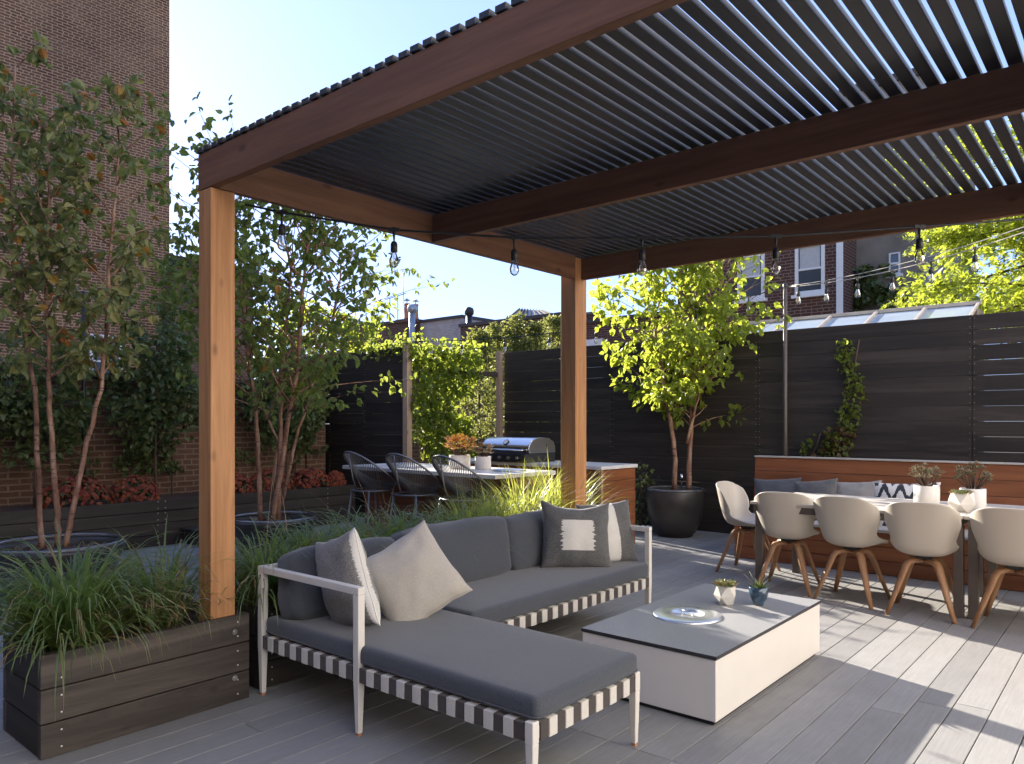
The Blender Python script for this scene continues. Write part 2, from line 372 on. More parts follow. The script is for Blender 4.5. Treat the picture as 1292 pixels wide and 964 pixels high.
def blade(mb, p, az, lean, L, w, droop, n=7):
    h = Vector((math.cos(az), math.sin(az), 0)); sd = Vector((-h.y, h.x, 0)); vs = []; fs = []
    x = 0; z = 0; a = lean; tw = random.uniform(-.5, .5)
    for i in range(n+1):
        t = i/n; ww = w*(1-t**2.2)*.5 + .0004
        q = p + h*x + Vector((0,0,z)); s2 = (sd*math.cos(tw*t*2) + Vector((0,0,1))*math.sin(tw*t*2)*.5).normalized()
        vs += [q-s2*ww, q+s2*ww]
        a2 = a + droop*t*t
        x += math.sin(a2)*L/n; z += math.cos(a2)*L/n
    for i in range(n): fs.append((2*i, 2*i+1, 2*i+3, 2*i+2))
    mb.add(vs, fs)

def lerp_poly(pts, t):
    n = len(pts)-1; f = min(t*n, n-1e-6); i = int(f); return pts[i].lerp(pts[i+1], f-i)

def grow_tree(name, base, label, trunks, mats_, n_br, reach, leaf_len, per, f0=.3, group=None, autumn=0, cat='tree', top_taper=.45, droop=.25, keep=None):
    """trunks: list of (points, r0, r1). Each trunk is a part; the crown carries twigs and leaves."""
    T = thing(name, base, label, cat, group)
    crown = MB(); crown.smooth = False
    for pts, r0, r1 in trunks:
        pts = [Vector(p) for p in pts]; tr = MB()
        fine = [lerp_poly(pts, i/24) + Vector((random.gauss(0,.004), random.gauss(0,.004), 0)) for i in range(25)]
        tr.tube(fine, [r0*(1-i/24)+r1*(i/24) for i in range(25)], 9)
        for b in range(n_br):
            t = f0 + (1-f0)*((b+random.random())/n_br)
            q = lerp_poly(pts, t); az = b*2.4 + random.uniform(-.6,.6)
            rr = (r0*(1-t)+r1*t)
            prof = 1-top_taper*max(0, (t-f0)/(1-f0))**1.5
            prof *= .55 + .45*min(1, (t-f0)/.18+.25)
            L = reach*prof*random.uniform(.6, 1.12)
            el = R(random.uniform(22, 55))
            d = Vector((math.cos(az)*math.cos(el), math.sin(az)*math.cos(el), math.sin(el)))
            bp = [q]; dd = d.copy()
            for k in range(5):
                dd = (dd + Vector((0,0,-droop*.5)) * (k/5) + rv()*.14).normalized(); bp.append(bp[-1]+dd*L/5)
            tr.tube(bp[:4], [min(rr*.55, .012), .007, .005, .003], 5)
            crown.mi = 0
            crown.tube(bp[2:], [.004, .003, .0022, .0012], 4, cap=False)
            for j in range(per):
                s = random.random()**.7
                q2 = lerp_poly(bp, .22+.78*s)
                tw = (dd*.5 + rv()*.9 + Vector((0,0,-.12))).normalized(); TL = random.uniform(.06,.22)*(.6+.6*reach)
                e = q2 + tw*TL
                if random.random() < .4: crown.tube([q2, e], [.0018, .001], 3, cap=False)
                for k in range(random.randint(2, 4)):
                    p = q2.lerp(e, random.uniform(.25, 1)) + rv()*.02
                    if keep and not keep(p): continue
                    ld = (tw*.4 + rv()*.7 + Vector((0,0,-.55))).normalized()
                    ls = leaf_len*random.uniform(.6, 1.15)
                    crown.mi = 2 if random.random() < autumn else 1
                    leaf(crown, p, ld, (rv()+Vector((0,0,.7))).normalized(), ls, ls*random.uniform(.6,.8))
        tr.build('trunk', M['bark'], T)
    crown.build('crown', [M['twig']] + mats_, T)
    return T

# ================================================================== SETTING
# ground and deck
g = MB(); g.add([(-400,-400,-.09),(400,-400,-.09),(400,400,-.09),(-400,400,-.09)], [(0,1,2,3)])
structure('ground', g, M['ground'])
d = MB()
d.mi = 1; d.box(-9.3, 5.2, -4.5, 8.62, -.07, -.028); d.mi = 0
pitch = .1472; k0 = -40
rr = random.Random(3)
for k in range(-36, 62):
    x1 = -.403 - k*pitch - .0022; x0 = x1 - pitch + .0044
    if x0 < -9.3 or x1 > 5.2: continue
    cuts = [-4.5]
    if -2.6 < x0 < -1.2: cuts += [2.66]; y = 2.66 + rr.choice((1.74, 3.2, 4.9))
    else: y = -4.5 + rr.uniform(.8, 3.6)
    while y < 8.3:
        if cuts[-1] < y-.5: cuts.append(y)
        y += rr.choice((2.44, 3.05, 3.66)) * rr.uniform(.9, 1)
    cuts.append(8.62); cuts = sorted(cuts)
    for a, b in zip(cuts, cuts[1:]): d.box(x0, x1, a+.0018, b-.0018, -.026, 0)
structure('deck', d, [M['deck'], M['gap']], bevel=.0018, seg=1)

# tall brick building (hides the sun from the front of the terrace)
BX, BY, BH = -19.6, 9.2, 13.6
T = thing('brick_building', (BX-4, 0, 0), 'tall dark brown brick building with blank side wall rising past the top', 'building')
w = MB()
w.add([(BX,-40,0),(BX,BY,0),(BX,BY,BH),(BX,-40,BH)], [(0,1,2,3)])
w.mi = 1; w.add([(BX,BY,0),(BX-9,BY,0),(BX-9,BY,BH),(BX,BY,BH)], [(0,1,2,3)])
w.mi = 0; w.add([(BX-9,-40,0),(BX-9,BY,0),(BX-9,BY,BH),(BX-9,-40,BH)], [(0,3,2,1)])
w.mi = 1; w.add([(BX,-40,0),(BX-9,-40,0),(BX-9,-40,BH),(BX,-40,BH)], [(0,3,2,1)])
w.build('wall', [M['brick_tall'], M['brick_tall_y']], T)
w = MB(); w.box(BX-9, BX+.06, -40, BY+.03, BH+.002, BH+.12); w.build('coping', M['tar'], T)
def sash_window(T, p, ax, w_, h_, out, curtain=True, depth=.1, f=.07):
    """p: lower left corner on the wall, ax: unit along the wall, out: unit normal"""
    p = Vector(p); ax = Vector(ax); out = Vector(out); z = Vector((0,0,1))
    m = MB(); o = p - out*.06
    m.obox(o, ax*f, out*depth, z*h_); m.obox(o+ax*(w_-f), ax*f, out*depth, z*h_)
    m.obox(o+ax*f, ax*(w_-2*f), out*depth, z*f); m.obox(o+ax*f+z*(h_-f), ax*(w_-2*f), out*depth, z*f)
    m.obox(o+ax*f+z*(h_*.5-.02)+out*.02, ax*(w_-2*f), out*(depth-.03), z*.04)
    m.obox(o-ax*.06-z*.07, ax*(w_+.12), out*(depth+.05), z*.066)
    fr = m.build('window', M['white_paint'], T, bevel=.004)
    g = MB(); g.obox(p+ax*f+z*f+out*.004, ax*(w_-2*f), out*.006, z*(h_-2*f))
    g.build('pane', M['window_glass'], fr, org=T.location)
    if curtain:
        c = MB(); c.obox(p+ax*(f+.03)+z*(h_*.5)+out*.0102, ax*(w_-2*f-.06), out*.004, z*(h_*.5-f)); c.build('curtain', M['curtain'], fr, org=T.location)
sash_window(T, (BX, 7.25, 2.2), (0,1,0), .75, 1.3, (1,0,0), False)

# lower brick building beyond it
T = thing('brick_building', (-21, 11, 0), 'low brick building with dark flat roof edge right of the tall brick wall', 'building')
w = MB(); w.add([(-18.9,9.0,0),(-18.9,11.2,0),(-18.9,11.2,5.35),(-18.9,9.0,5.35)], [(0,1,2,3)])
w.mi = 1; w.add([(-18.9,9.0,0),(-26,9.0,0),(-26,9.0,5.35),(-18.9,9.0,5.35)], [(0,3,2,1)]); w.add([(-18.9,11.2,0),(-26,11.2,0),(-26,11.2,5.35),(-18.9,11.2,5.35)], [(0,1,2,3)])
w.build('wall', [M['brick_low'], M['brick_low_y']], T)
w = MB(); w.box(-26, -18.75, 8.98, 11.3, 5.352, 5.58); w.build('roof', M['tar'], T)

# garden wall at the left
T = thing('garden_wall', (-9.42, 2, 0), 'old brown brick garden wall behind the red flowers', 'wall')
w = MB(); w.mi = 0; w.box(-9.55, -9.3, -5, 6.60, -.09, 1.86); w.mi = 0; w.box(-9.6, -9.26, 6.34, 6.66, -.09, 2.3)
w.build('wall_body', M['brick_low'], T)
w = MB(); w.box(-9.6, -9.25, -5, 6.338, 1.862, 1.92); w.build('coping', M['brick_low'], T, bevel=.01)

# long black planter along the garden wall
T = thing('long_planter', (-8.7, 2, 0), 'long black timber planter in front of the brick garden wall', 'planter')
w = MB()
for i in range(4): w.box(-8.20, -8.16, -4, 6.35, .004+i*.125, .122+i*.125)
for i in range(4): w.box(-9.2, -8.202, 6.312, 6.35, .004+i*.125, .122+i*.125)
w.mi = 1
for y in (1.2, 1.28, 3.7, 3.78, 5.9):
    for i in range(4):
        for dz in (.025, .095): w.box(-8.161, -8.158, y, y+.012, .004+i*.125+dz, .016+i*.125+dz)
w.build('boards', [M['black_y'], M['steel_soft']], T, bevel=.003)
w = MB(); w.box(-9.22, -8.203, -4, 6.31, .05, .45); w.build('soil', M['soil'], T)

# fences
def board_fence(T, p0, p1, h, mat, n, out, gap=.006, posts=()):
    p0 = Vector(p0); p1 = Vector(p1); ax = (p1-p0); L = ax.length; ax.normalize(); out = Vector(out); z = Vector((0,0,1))
    bh = h/n; w = MB(); r2 = random.Random(5)
    cuts = [0] + sorted(posts) + [L]
    for i in range(n):
        for a, b in zip(cuts, cuts[1:]):
            gg = gap*r2.choice((.3,.6,1,1.3))
            jit = r2.uniform(-.002,.002)
            w.obox(p0+ax*(a+.002)+z*(i*bh+gg/2)+out*jit, ax*(b-a-.004), -out*.02, z*(bh-gg))
    for a in posts:
        pb = MB(); pb.obox(p0+ax*(a-.045)-out*.112, ax*.09, out*.088, z*(h-.01)); pb.build('post', mat, T)
    w.mi = 1
    for a in posts:
        for i in range(n):
            for dz in (.03, bh-.035):
                for da in (-.02, .02): w.obox(p0+ax*(a+da-.003)+z*(i*bh+dz)+out*.001, ax*.006, out*.0015, z*.006)
    w.build('boards', [mat, M['steel_soft']], T, bevel=.002, seg=1)
T = thing('board_fence', (-2, 8.5, 0), 'tall black horizontal board fence behind bench and potted tree', 'fence')
board_fence(T, (-7.36, 8.5, .01), (4.5, 8.5, .01), 2.38, M['black_x'], 16, (0,-1,0), .0032, (1.9, 3.9, 6.05, 8.35, 10.5))
T = thing('board_fence', (-8.4, 6.68, 0), 'short black board fence left of the pale timber post', 'fence')
board_fence(T, (-9.9, 6.70, .01), (-7.56, 6.70, .01), 2.33, M['black_x'], 16, (0,-1,0), .0032, (.7,1.5))
# vine trellis between them
T = thing('trellis', (-7.45, 7.6, 0), 'timber frame trellis with wire mesh carrying the bright green vine', 'trellis')
w = MB(); w.box(-7.555, -7.465, 6.66, 6.75, 0, 2.40); w.build('post', M['post_wood'], T, bevel=.004)
w = MB(); w.box(-7.44, -7.36, 8.40, 8.47, 0, 2.40); w.build('post', M['post_wood'], T, bevel=.004)
w = MB(); w.box(-7.46, -7.40, 6.752, 8.398, 2.02, 2.09); w.build('rail', M['dark_y'], T, bevel=.004)
w = MB()
for i in range(17): y = 6.8+i*.1; w.tube([(-7.43,y,.05),(-7.43,y,2.38)], .0018, 4)
for i in range(23): z = .1+i*.1; w.tube([(-7.428,6.75,z),(-7.428,8.4,z)], .0018, 4)
w.build('wire_mesh', M['bronze'], T)
# brick piece behind trellis
T = thing('garden_wall', (-8.6, 9.5, 0), 'low brick wall seen behind the vine trellis', 'wall')
w = MB(); w.box(-9.9, -9.6, 7.0, 12, 0, 1.15); w.build('wall_body', M['brick_low'], T)
w = MB(); w.box(-9.95, -9.56, 7.0, 12, 1.152, 1.21); w.build('coping', M['brick_low'], T)

# ================================================================== PERGOLA
PX, PXo = -3.346, -3.462
T = thing('pergola', (-3.4, 1.83, 0), 'cedar pergola with black slatted roof over the sofa', 'pergola')
w = MB(); w.box(PXo, PX, 1.765, 1.888, .0, 2.437); w.build('post', M['cedar_z'], T, bevel=.004)
w = MB(); w.box(-3.486, PX, 4.697, 4.846, .0, 2.604); w.build('post', M['cedar_z'], T, bevel=.004)
XR = -.16
w = MB(); w.box(XR-.12, XR, 4.70, 4.84, 0, 2.436); w.build('post', M['cedar_z'], T, bevel=.004)
w = MB(); w.box(PXo, XR, 1.763, 1.803, 2.44, 2.612); w.build('beam', M['beam_x'], T, bevel=.003)
w = MB(); w.box(PX-.040, PX, 1.805, 4.695, 2.44, 2.612); w.build('beam', M['beam_y'], T, bevel=.003)
w = MB(); w.box(PX+.001, XR-.04, 3.188, 3.226, 2.44, 2.604); w.build('beam', M['beam_x'], T, bevel=.003)
w = MB(); w.box(PX+.001, XR, 4.772, 4.812, 2.44, 2.606); w.build('beam', M['beam_x'], T, bevel=.003)
w = MB(); w.box(XR-.039, XR-.001, 1.805, 4.77, 2.44, 2.612); w.build('beam', M['beam_y'], T, bevel=.003)
w = MB(); x = PXo
while x < XR:
    e = random.uniform(-.004, .004)
    w.box(x, x+.046, 1.757+e, 4.86+e, 2.614, 2.638); x += .0655
w.build('slat_roof', M['slat'], T, bevel=.002, seg=1)

# ================================================================== PLANTERS, GRASS
def planter(T, x0, x1, y0, y1, h, mat, matx, n=3):
    bh = h/n
    for xa, xb, front in ((x1-.038, x1, 1), (x0, x0+.038, 0)):
        w = MB()
        for i in range(n): w.box(xa, xb, y0, y1, i*bh+.003, (i+1)*bh-.003)
        if front:
            w.mi = 1
            for y in (y0+.075, y1-.06):
                for i in range(n):
                    for dz in (.035, bh-.035):
                        pts = [Vector((x1+.0015, y+.004*math.cos(a*math.pi/4), i*bh+dz+.004*math.sin(a*math.pi/4))) for a in range(8)]
                        w.prism(pts, (-.003,0,0))
        w.build('side_boards', [mat, M['white_metal']], T, bevel=.003)
    for ya, yb in ((y0+.001, y0+.038), (y1-.038, y1-.001)):
        w = MB()
        for i in range(n): w.box(x0+.04, x1-.04, ya, yb, i*bh+.003, (i+1)*bh-.003)
        w.build('end_boards', matx, T, bevel=.003)
    w = MB(); w.box(x0+.039, x1-.039, y0+.039, y1-.039, .02, h-.05)
    w.build('soil', M['soil'], T)
T = thing('planter_box', (-3.56, 1.5, 0), 'dark brown three board timber planter box at the pergola post', 'planter')
planter(T, -3.78, -3.322, 1.05, 1.948, .414, M['dark_y'], M['black_x'])
for z in (.115, .335):
    w = MB()
    for r0, x in ((.013, .0025), (.006, .007)):
        pts = [Vector((-3.322+x, 1.872+r0*math.cos(a*math.pi/8), z+r0*math.sin(a*math.pi/8))) for a in range(16)]
        w.prism(list(reversed(pts)), (-.004,0,0))
    w.build('bolt', M['steel_soft'], T)
T = thing('planter_box', (-3.6, 3.3, 0), 'long black timber planter box running behind the sofa', 'planter')
planter(T, -3.90, -3.50, 4.86, 5.2, .36, M['black_y'], M['black_x'])
planter(T, -3.86, -3.375, 2.03, 4.66, .40, M['black_y'], M['black_x'])

def grass_clump(mb, c, n, L0, L1, rad, w=.006, droop=(1.2,2.6), straw=.12, lean=(.05,.9), box=None):
    for i in range(n):
        a = random.uniform(0, 2*math.pi); r = rad*random.random()**.6
        p = Vector(c)+Vector((math.cos(a)*r, math.sin(a)*r, random.uniform(-.02,.01)))
        az = a + random.gauss(0,.7); ln = random.uniform(*lean)*(.35+.65*r/rad)
        mb.mi = 1 if random.random() < straw else 0
        L = random.uniform(L0, L1)
        if mb.mi == 1 and random.random() < .6: L *= .55
        blade(mb, p, az, ln, L, w*random.uniform(.6,1.25), random.uniform(*droop))
mb = MB(); grass_clump(mb, (-3.56,1.24,.37), 820, .36, .70, .12, .0115, (1.6,3.0), .10, (.2,1.2))
tag(mb.build('ornamental_grass', [M['grass'], M['straw']], org=(0,0,0)), 'big arching tuft of green ornamental grass at the planter end away from the post', 'grass plant')
mb = MB(); grass_clump(mb, (-3.58,1.63,.37), 360, .30, .62, .095, .0105, (1.3,2.8), .28, (.1,1.0))
tag(mb.build('ornamental_grass', [M['grass'], M['straw']]), 'smaller ornamental grass tuft with straw coloured stems beside the cedar post', 'grass plant')
mb = MB()
for y in [2.2+i*.27 for i in range(6)]:
    grass_clump(mb, (-3.62+random.uniform(-.06,.06), y, .36), 430, .38, .66, .12, .0105, (1.5,2.9), .10, (.15,1.1))
for i in range(14):
    mb.mi = 1; blade(mb, Vector((-3.62, random.uniform(2.1,3.6), .38)), random.uniform(0,6.28), random.uniform(.15,.6), random.uniform(.6,.85), .003, random.uniform(.2,.9))
tag(mb.build('grass', [M['grass'], M['straw']]), 'row of green ornamental grass filling the planter behind the sofa', 'grass', kind='stuff')
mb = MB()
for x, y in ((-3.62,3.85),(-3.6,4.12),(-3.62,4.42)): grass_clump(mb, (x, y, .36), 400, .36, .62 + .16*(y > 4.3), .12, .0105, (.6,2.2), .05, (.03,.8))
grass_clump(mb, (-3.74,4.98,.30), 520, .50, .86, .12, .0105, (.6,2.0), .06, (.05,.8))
tag(mb.build('lit_tint_grass', [M['grass_lit_tint'], M['straw']]), 'green ornamental grass with sunlit glow painted in, at the foot of the far cedar post', 'grass', kind='stuff')

# ================================================================== SOFA
T = thing('sectional_sofa', (-2.9, 3.0, 0), 'charcoal outdoor sectional sofa with chaise, cream frame and striped webbing', 'sofa')
SX0, SX1, CX1 = -3.325, -2.545, -1.60; SY0, SY1, CY1 = 2.0, 4.45, 2.70
RZ0, RZ1 = .238, .292
w = MB()
def rail(a, b): w.bar(a, b, .036, .05)
zc = (RZ0+RZ1)/2
w.bar((SX0,SY0+.018,zc),(CX1,SY0+.018,zc), .03,.046); w.bar((CX1-.018,SY0,zc),(CX1-.018,CY1,zc), .03,.046)
w.bar((CX1,CY1-.018,zc),(SX1,CY1-.018,zc), .03,.046); w.bar((SX1-.018,CY1,zc),(SX1-.018,SY1,zc), .03,.046)
w.bar((SX0,SY1-.018,zc),(SX1,SY1-.018,zc), .03,.046); w.bar((SX0+.018,SY0,zc),(SX0+.018,SY1,zc), .03,.046)
w.build('rail', M['white_metal'], T, bevel=.003)
def leg_(x, y, top, name='leg'):
    m = MB(); m.bar((x,y,.012),(x,y,RZ0-.01), .023,.023, w2=.035, h2=.035); m.bar((x,y,RZ0-.0098),(x,y,top), .036,.036)
    l = m.build(name, M['white_metal'], T, bevel=.003)
    f = MB(); f.bar((x,y,0),(x,y,.0118), .018,.018); f.build('foot', M['terracotta'], l, org=T.location)
o = .017
leg_(CX1-o, SY0+o-.004, .305); leg_(CX1-o, CY1-o+.004, .305); leg_(SX1-o, SY0+o-.004, .600); leg_(SX0+o, SY0+o-.004, .600)
leg_(SX1-o, SY1-o+.004, .600); leg_(SX0+o, SY1-o+.004, .600)
for y in (SY0+o-.004, SY1-o+.004):
    m = MB(); m.bar((SX0-.001,y,.6165),(SX1+.001,y,.6165), .036,.032); m.build('armrest', M['white_metal'], T, bevel=.003)
m = MB(); m.bar((SX0+o,SY0+.034,.6165),(SX0+o,SY1-.034,.6165), .034,.031); m.build('back_rail', M['white_metal'], T, bevel=.003)
def straps(p, q, n, out):
    m = MB()
    p = Vector(p); q = Vector(q); ax = (q-p); L = ax.length; ax.normalize(); out = Vector(out); z = Vector((0,0,1)); st = L/n
    for i in range(n):
        m.mi = i % 2
        pr = .0035 if m.mi == 0 else .0055
        a = p+ax*(i*st+.001); 
        m.obox(a - out*.037 - z*(.0045 if m.mi == 0 else .006), ax*(st-.002), out*(.037+pr), z*(RZ1-RZ0+ (.009 if m.mi == 0 else .012)))
    m.build('webbing', [M['strap'], M['strap_light']], T, bevel=.0015, seg=1)
straps((SX0+.04,SY0,RZ0),(SX1-.04,SY0,RZ0), 15, (0,-1,0)); straps((SX1+.005,SY0,RZ0),(CX1-.04,SY0,RZ0), 19, (0,-1,0))
straps((CX1,SY0+.035,RZ0),(CX1,CY1-.035,RZ0), 13, (1,0,0)); straps((SX1,CY1+.02,RZ0),(SX1,SY1-.035,RZ0), 35, (1,0,0))
def cushion(name, lo, hi, r=.03, puff=.02, rot=None, mat=None, seed=0, parent=None, wr=.006):
    """soft box: rounded, puffed and slightly creased"""
    lo = Vector(lo); hi = Vector(hi); c = (lo+hi)/2; h = (hi-lo)/2
    bm = bmesh.new(); bmesh.ops.create_cube(bm, size=2)
    bmesh.ops.scale(bm, vec=h, verts=bm.verts)
    bmesh.ops.bevel(bm, geom=bm.edges[:], offset=r, segments=4, profile=.6, affect='EDGES')
    longest = max(h)
    for _ in range(3):
        es = [e for e in bm.edges if e.calc_length() > longest*.13]
        if es: bmesh.ops.subdivide_edges(bm, edges=es, cuts=1, use_grid_fill=True)
    for v in bm.verts:
        q = v.co; u = Vector((q.x/h.x, q.y/h.y, q.z/h.z))
        for a in range(3):
            b, d_ = (a+1) % 3, (a+2) % 3
            f = max(0, 1-u[b]**4)*max(0, 1-u[d_]**4)
            q[a] += math.copysign(puff*f*(abs(u[a])**3), u[a])
        s = mnoise.noise(Vector((q.x*6+seed*7, q.y*6, q.z*6)))*wr + mnoise.noise(Vector((q.x*17+seed*3, q.y*17, q.z*17)))*wr*.35
        q += q.normalized()*s
    if rot: bmesh.ops.rotate(bm, cent=(0,0,0), matrix=rot, verts=bm.verts)
    bmesh.ops.translate(bm, vec=c - (T.location if parent is None else parent.location), verts=bm.verts)
    for f in bm.faces: f.smooth = True
    me = bpy.data.meshes.new(name); bm.to_mesh(me); bm.free(); me.materials.append(mat or M['cushion'])
    ob = bpy.data.objects.new(name, me); C.objects.link(ob); ob.parent = parent or T
    return ob
def piping(name, pts, parent, mat, r=.003):
    p = MB(); p.tube(pts, r, 6, loop=True); return p.build(name, mat, parent, org=T.location)
def rect_loop(x0, x1, y0, y1, z, r=.03):
    pts = []
    for cx, cy, a0 in ((x1-r,y1-r,0),(x0+r,y1-r,90),(x0+r,y0+r,180),(x1-r,y0+r,270)):
        for k in range(5): a = R(a0+k*22.5); pts.append((cx+r*math.cos(a), cy+r*math.sin(a), z))
    return pts
c1 = cushion('seat_cushion', (-3.29,2.012,.300), (-1.597,2.692,.385), .03, .004, seed=1)
piping('piping', rect_loop(-3.292,-1.594,2.009,2.695,.317), c1, M['cushion'])
c2 = cushion('seat_cushion', (-3.29,2.702,.300), (-2.55,4.43,.392), .03, .006, seed=2)
piping('piping', rect_loop(-3.292,-2.547,2.699,4.433,.317), c2, M['cushion'])
rb = Matrix.Rotation(R(-13), 3, 'Y')
cushion('back_cushion', (-3.235,2.055,.375), (-3.085,2.715,.70), .045, .02, rb, seed=4, wr=.02)
cushion('back_cushion', (-3.215,2.735,.385), (-3.06,3.60,.725), .045, .024, rb, seed=5, wr=.02)
cushion('back_cushion', (-3.215,3.615,.385), (-3.06,4.40,.715), .045, .02, rb, seed=6, wr=.02)

# throw pillows -----------------------------------------------------
def m_ikat(name, mode):
    t = NT(name); tc = t.n('ShaderNodeTexCoord'); sep = t.n('ShaderNodeSeparateXYZ'); t.l(tc.outputs['Object'], sep.inputs[0])
    v = t.coord(); mel = t.noise(v, 220, 3, .75)
    X, Z = sep.outputs['X'], sep.outputs['Z']
    def rag(freq, amp, seed):
        cb = t.n('ShaderNodeCombineXYZ'); cb.inputs[1].default_value = seed; t.l(t.math('MULTIPLY', Z, freq), cb.inputs[2])
        return t.math('MULTIPLY', t.math('SUBTRACT', t.noise(cb.outputs[0], 1.0, 2, .7), .5), amp)
    dark = t.ramp(mel, [(.35, (.055,.055,.058)), (.65, (.17,.168,.165))]); white = t.ramp(mel, [(.3, (.55,.52,.48)), (.7, (.70,.68,.64))])
    if mode == 'square':
        e = t.math('ADD', t.math('ABSOLUTE', X), rag(70, .10, 1.0))
        f = t.math('MULTIPLY', t.math('LESS_THAN', e, .105), t.math('LESS_THAN', t.math('ABSOLUTE', t.math('ADD', Z, .012)), .098))
    elif mode == 'band':
        e = t.math('ADD', t.math('ABSOLUTE', X), rag(160, .035, 2.0)); f = t.math('LESS_THAN', e, .058)
    elif mode == 'edge':
        dark = t.ramp(mel, [(.35, (.10,.095,.09)), (.65, (.33,.315,.295))])
        e = t.math('ADD', X, rag(160, .035, 3.0)); f = t.math('GREATER_THAN', e, .178)
    elif mode == 'half':
        e = t.math('ADD', Z, rag(60, .01, 3.0)); f = t.math('LESS_THAN', e, -.045)
    elif mode == 'ikat':
        a = t.math('SINE', t.math('MULTIPLY', X, 46.0)); 
        zz = t.math('ADD', t.math('MULTIPLY', Z, 11.0), t.math('MULTIPLY', a, .75))
        cb = t.n('ShaderNodeCombineXYZ'); t.l(t.math('MULTIPLY', X, 90.0), cb.inputs[0])
        zz = t.math('ADD', zz, t.math('MULTIPLY', t.noise(cb.outputs[0], 1, 2), .9))
        f = t.math('GREATER_THAN', t.math('SINE', t.math('MULTIPLY', zz, 3.1)), -.15)
        dark = (.035,.04,.048)
    return t.done(t.bsdf(t.mix(f, dark, white), .9, 0, t.bump(mel, .25, .002), .2, .2))
for md in ('square','band','edge','half','ikat'): M['ik_'+md] = m_ikat('woven_'+md, md)
def pillow(label, loc, w_, h_, t_, rot, mat, seed=0, group=None, pipe=None, sag=0):
    n = 26; vs = []; fs = []; idx = {}
    def pt(u, v, side):
        x = w_/2*u*(1-.075*(1-v*v)); z = h_/2*v*(1-.075*(1-u*u))
        th = t_/2*(max(0,1-u**2)*max(0,1-v**2))**.42
        th *= 1+.18*mnoise.noise(Vector((u*1.7+seed*5, v*1.7, side)))
        z += sag*(1-u*u)*max(0, v)*-.06
        x += .006*mnoise.noise(Vector((u*3+seed, v*3, 4))); z += .006*mnoise.noise(Vector((u*3+seed, v*3, 9)))
        cr = .006*mnoise.noise(Vector((u*5+seed*2, v*5, side*3)))*(1 if abs(u) < .98 and abs(v) < .98 else 0)
        return (x, side*(th+cr), z)
    mb = MB(); mb.smooth = True
    for side in (-1, 1):
        for j in range(n+1):
            for i in range(n+1):
                u = math.sin((i/n*2-1)*math.pi/2); v = math.sin((j/n*2-1)*math.pi/2)
                if side == 1 and (i in (0,n) or j in (0,n)): idx[(i,j,1)] = idx[(i,j,-1)]; continue
                idx[(i,j,side)] = len(vs); vs.append(pt(u, v, side))
        for j in range(n):
            for i in range(n):
                q = [idx[(i,j,side)], idx[(i+1,j,side)], idx[(i+1,j+1,side)], idx[(i,j+1,side)]]
                fs.append(q if side == -1 else q[::-1])
    mb.add(vs, fs)
    o = mb.build('throw_pillow', mat, org=(0,0,0)); o.location = loc; o.rotation_euler = rot
    tag(o, label, 'pillow', group)
    e = [vs[idx[(i,0,-1)]] for i in range(n)] + [vs[idx[(n,j,-1)]] for j in range(n)] + [vs[idx[(n-i,n,-1)]] for i in range(n)] + [vs[idx[(0,n-j,-1)]] for j in range(n)]
    p = MB(); p.local = True; p.tube(e, .0032, 5, loop=True); pp = p.build('piping', pipe or mat, o, org=(0,0,0))
    return o
def eul(yaw, lean, roll=0):
    """pillow local: x width, z height, -y front; yaw about z, lean back about its own width, roll in its own plane"""
    return (Matrix.Rotation(R(yaw),4,'Z') @ Matrix.Rotation(R(lean),4,'X') @ Matrix.Rotation(R(roll),4,'Y')).to_euler()
GP = 'throw pillows on the sofa'
pillow('grey pillow with white edge standing against the near sofa arm', (-2.88,2.19,.58), .40,.45,.18, eul(-7,7,-17), M['ik_edge'], 1, GP, M['ceramic'])
pillow('plain cream linen pillow tilted on the chaise corner', (-2.77,2.50,.562), .43,.43,.18, eul(48,-24,-33), M['pillow_cream'], 2, GP, M['pillow_cream'])
pillow('dark grey pillow with ragged white square at the sofa far end', (-2.86,4.02,.60), .46,.44,.17, eul(47,-16,2), M['ik_square'], 3, GP, M['pillow_grey'], sag=.6)
pillow('dark pillow with vertical white stripe beside the far sofa arm', (-2.80,4.30,.585), .40,.42,.15, eul(60,-14,-3), M['ik_band'], 4, GP, M['pillow_grey'])

# ================================================================== FIRE TABLE
T = thing('fire_table', (-1.78, 3.75, 0), 'low white rectangular fire pit table with grey stone top', 'fire table')
FX0, FX1, FY0, FY1, FH = -2.145, -1.438, 3.07, 4.43, .312
w = MB(); w.box(FX0, FX1, FY0, FY1, .022, FH-.018); w.build('body', M['panel'], T, bevel=.003)
w = MB(); w.box(FX0+.02, FX1-.02, FY0+.02, FY1-.02, 0, .0218); w.build('plinth', M['black_metal'], T)
w = MB()
w.add([(FX0-.004,FY0-.004,FH),(FX1+.004,FY0-.004,FH),(FX1+.004,FY1+.004,FH),(FX0-.004,FY1+.004,FH)], [(0,1,2,3)])
w.mi = 1; a_, b_, c_, d_ = (FX0-.004,FY0-.004),(FX1+.004,FY0-.004),(FX1+.004,FY1+.004),(FX0-.004,FY1+.004)
for p, q in ((a_,b_),(b_,c_),(c_,d_),(d_,a_)): w.add([(*p,FH-.017),(*q,FH-.017),(*q,FH),(*p,FH)], [(0,1,2,3)])
w.add([(*a_,FH-.017),(*b_,FH-.017),(*c_,FH-.017),(*d_,FH-.017)], [(3,2,1,0)])
w.build('stone_top', [M['stone'], M['stone_edge']], T)
bc = (-1.86, 3.63, FH)
w = MB(); w.lathe(bc, [(.0,.004),(.082,.004),(.086,.012),(.092,.014),(.168,.010),(.178,.007),(.180,.001)], 64); w.build('burner_cover', M['steel_pale'], T)
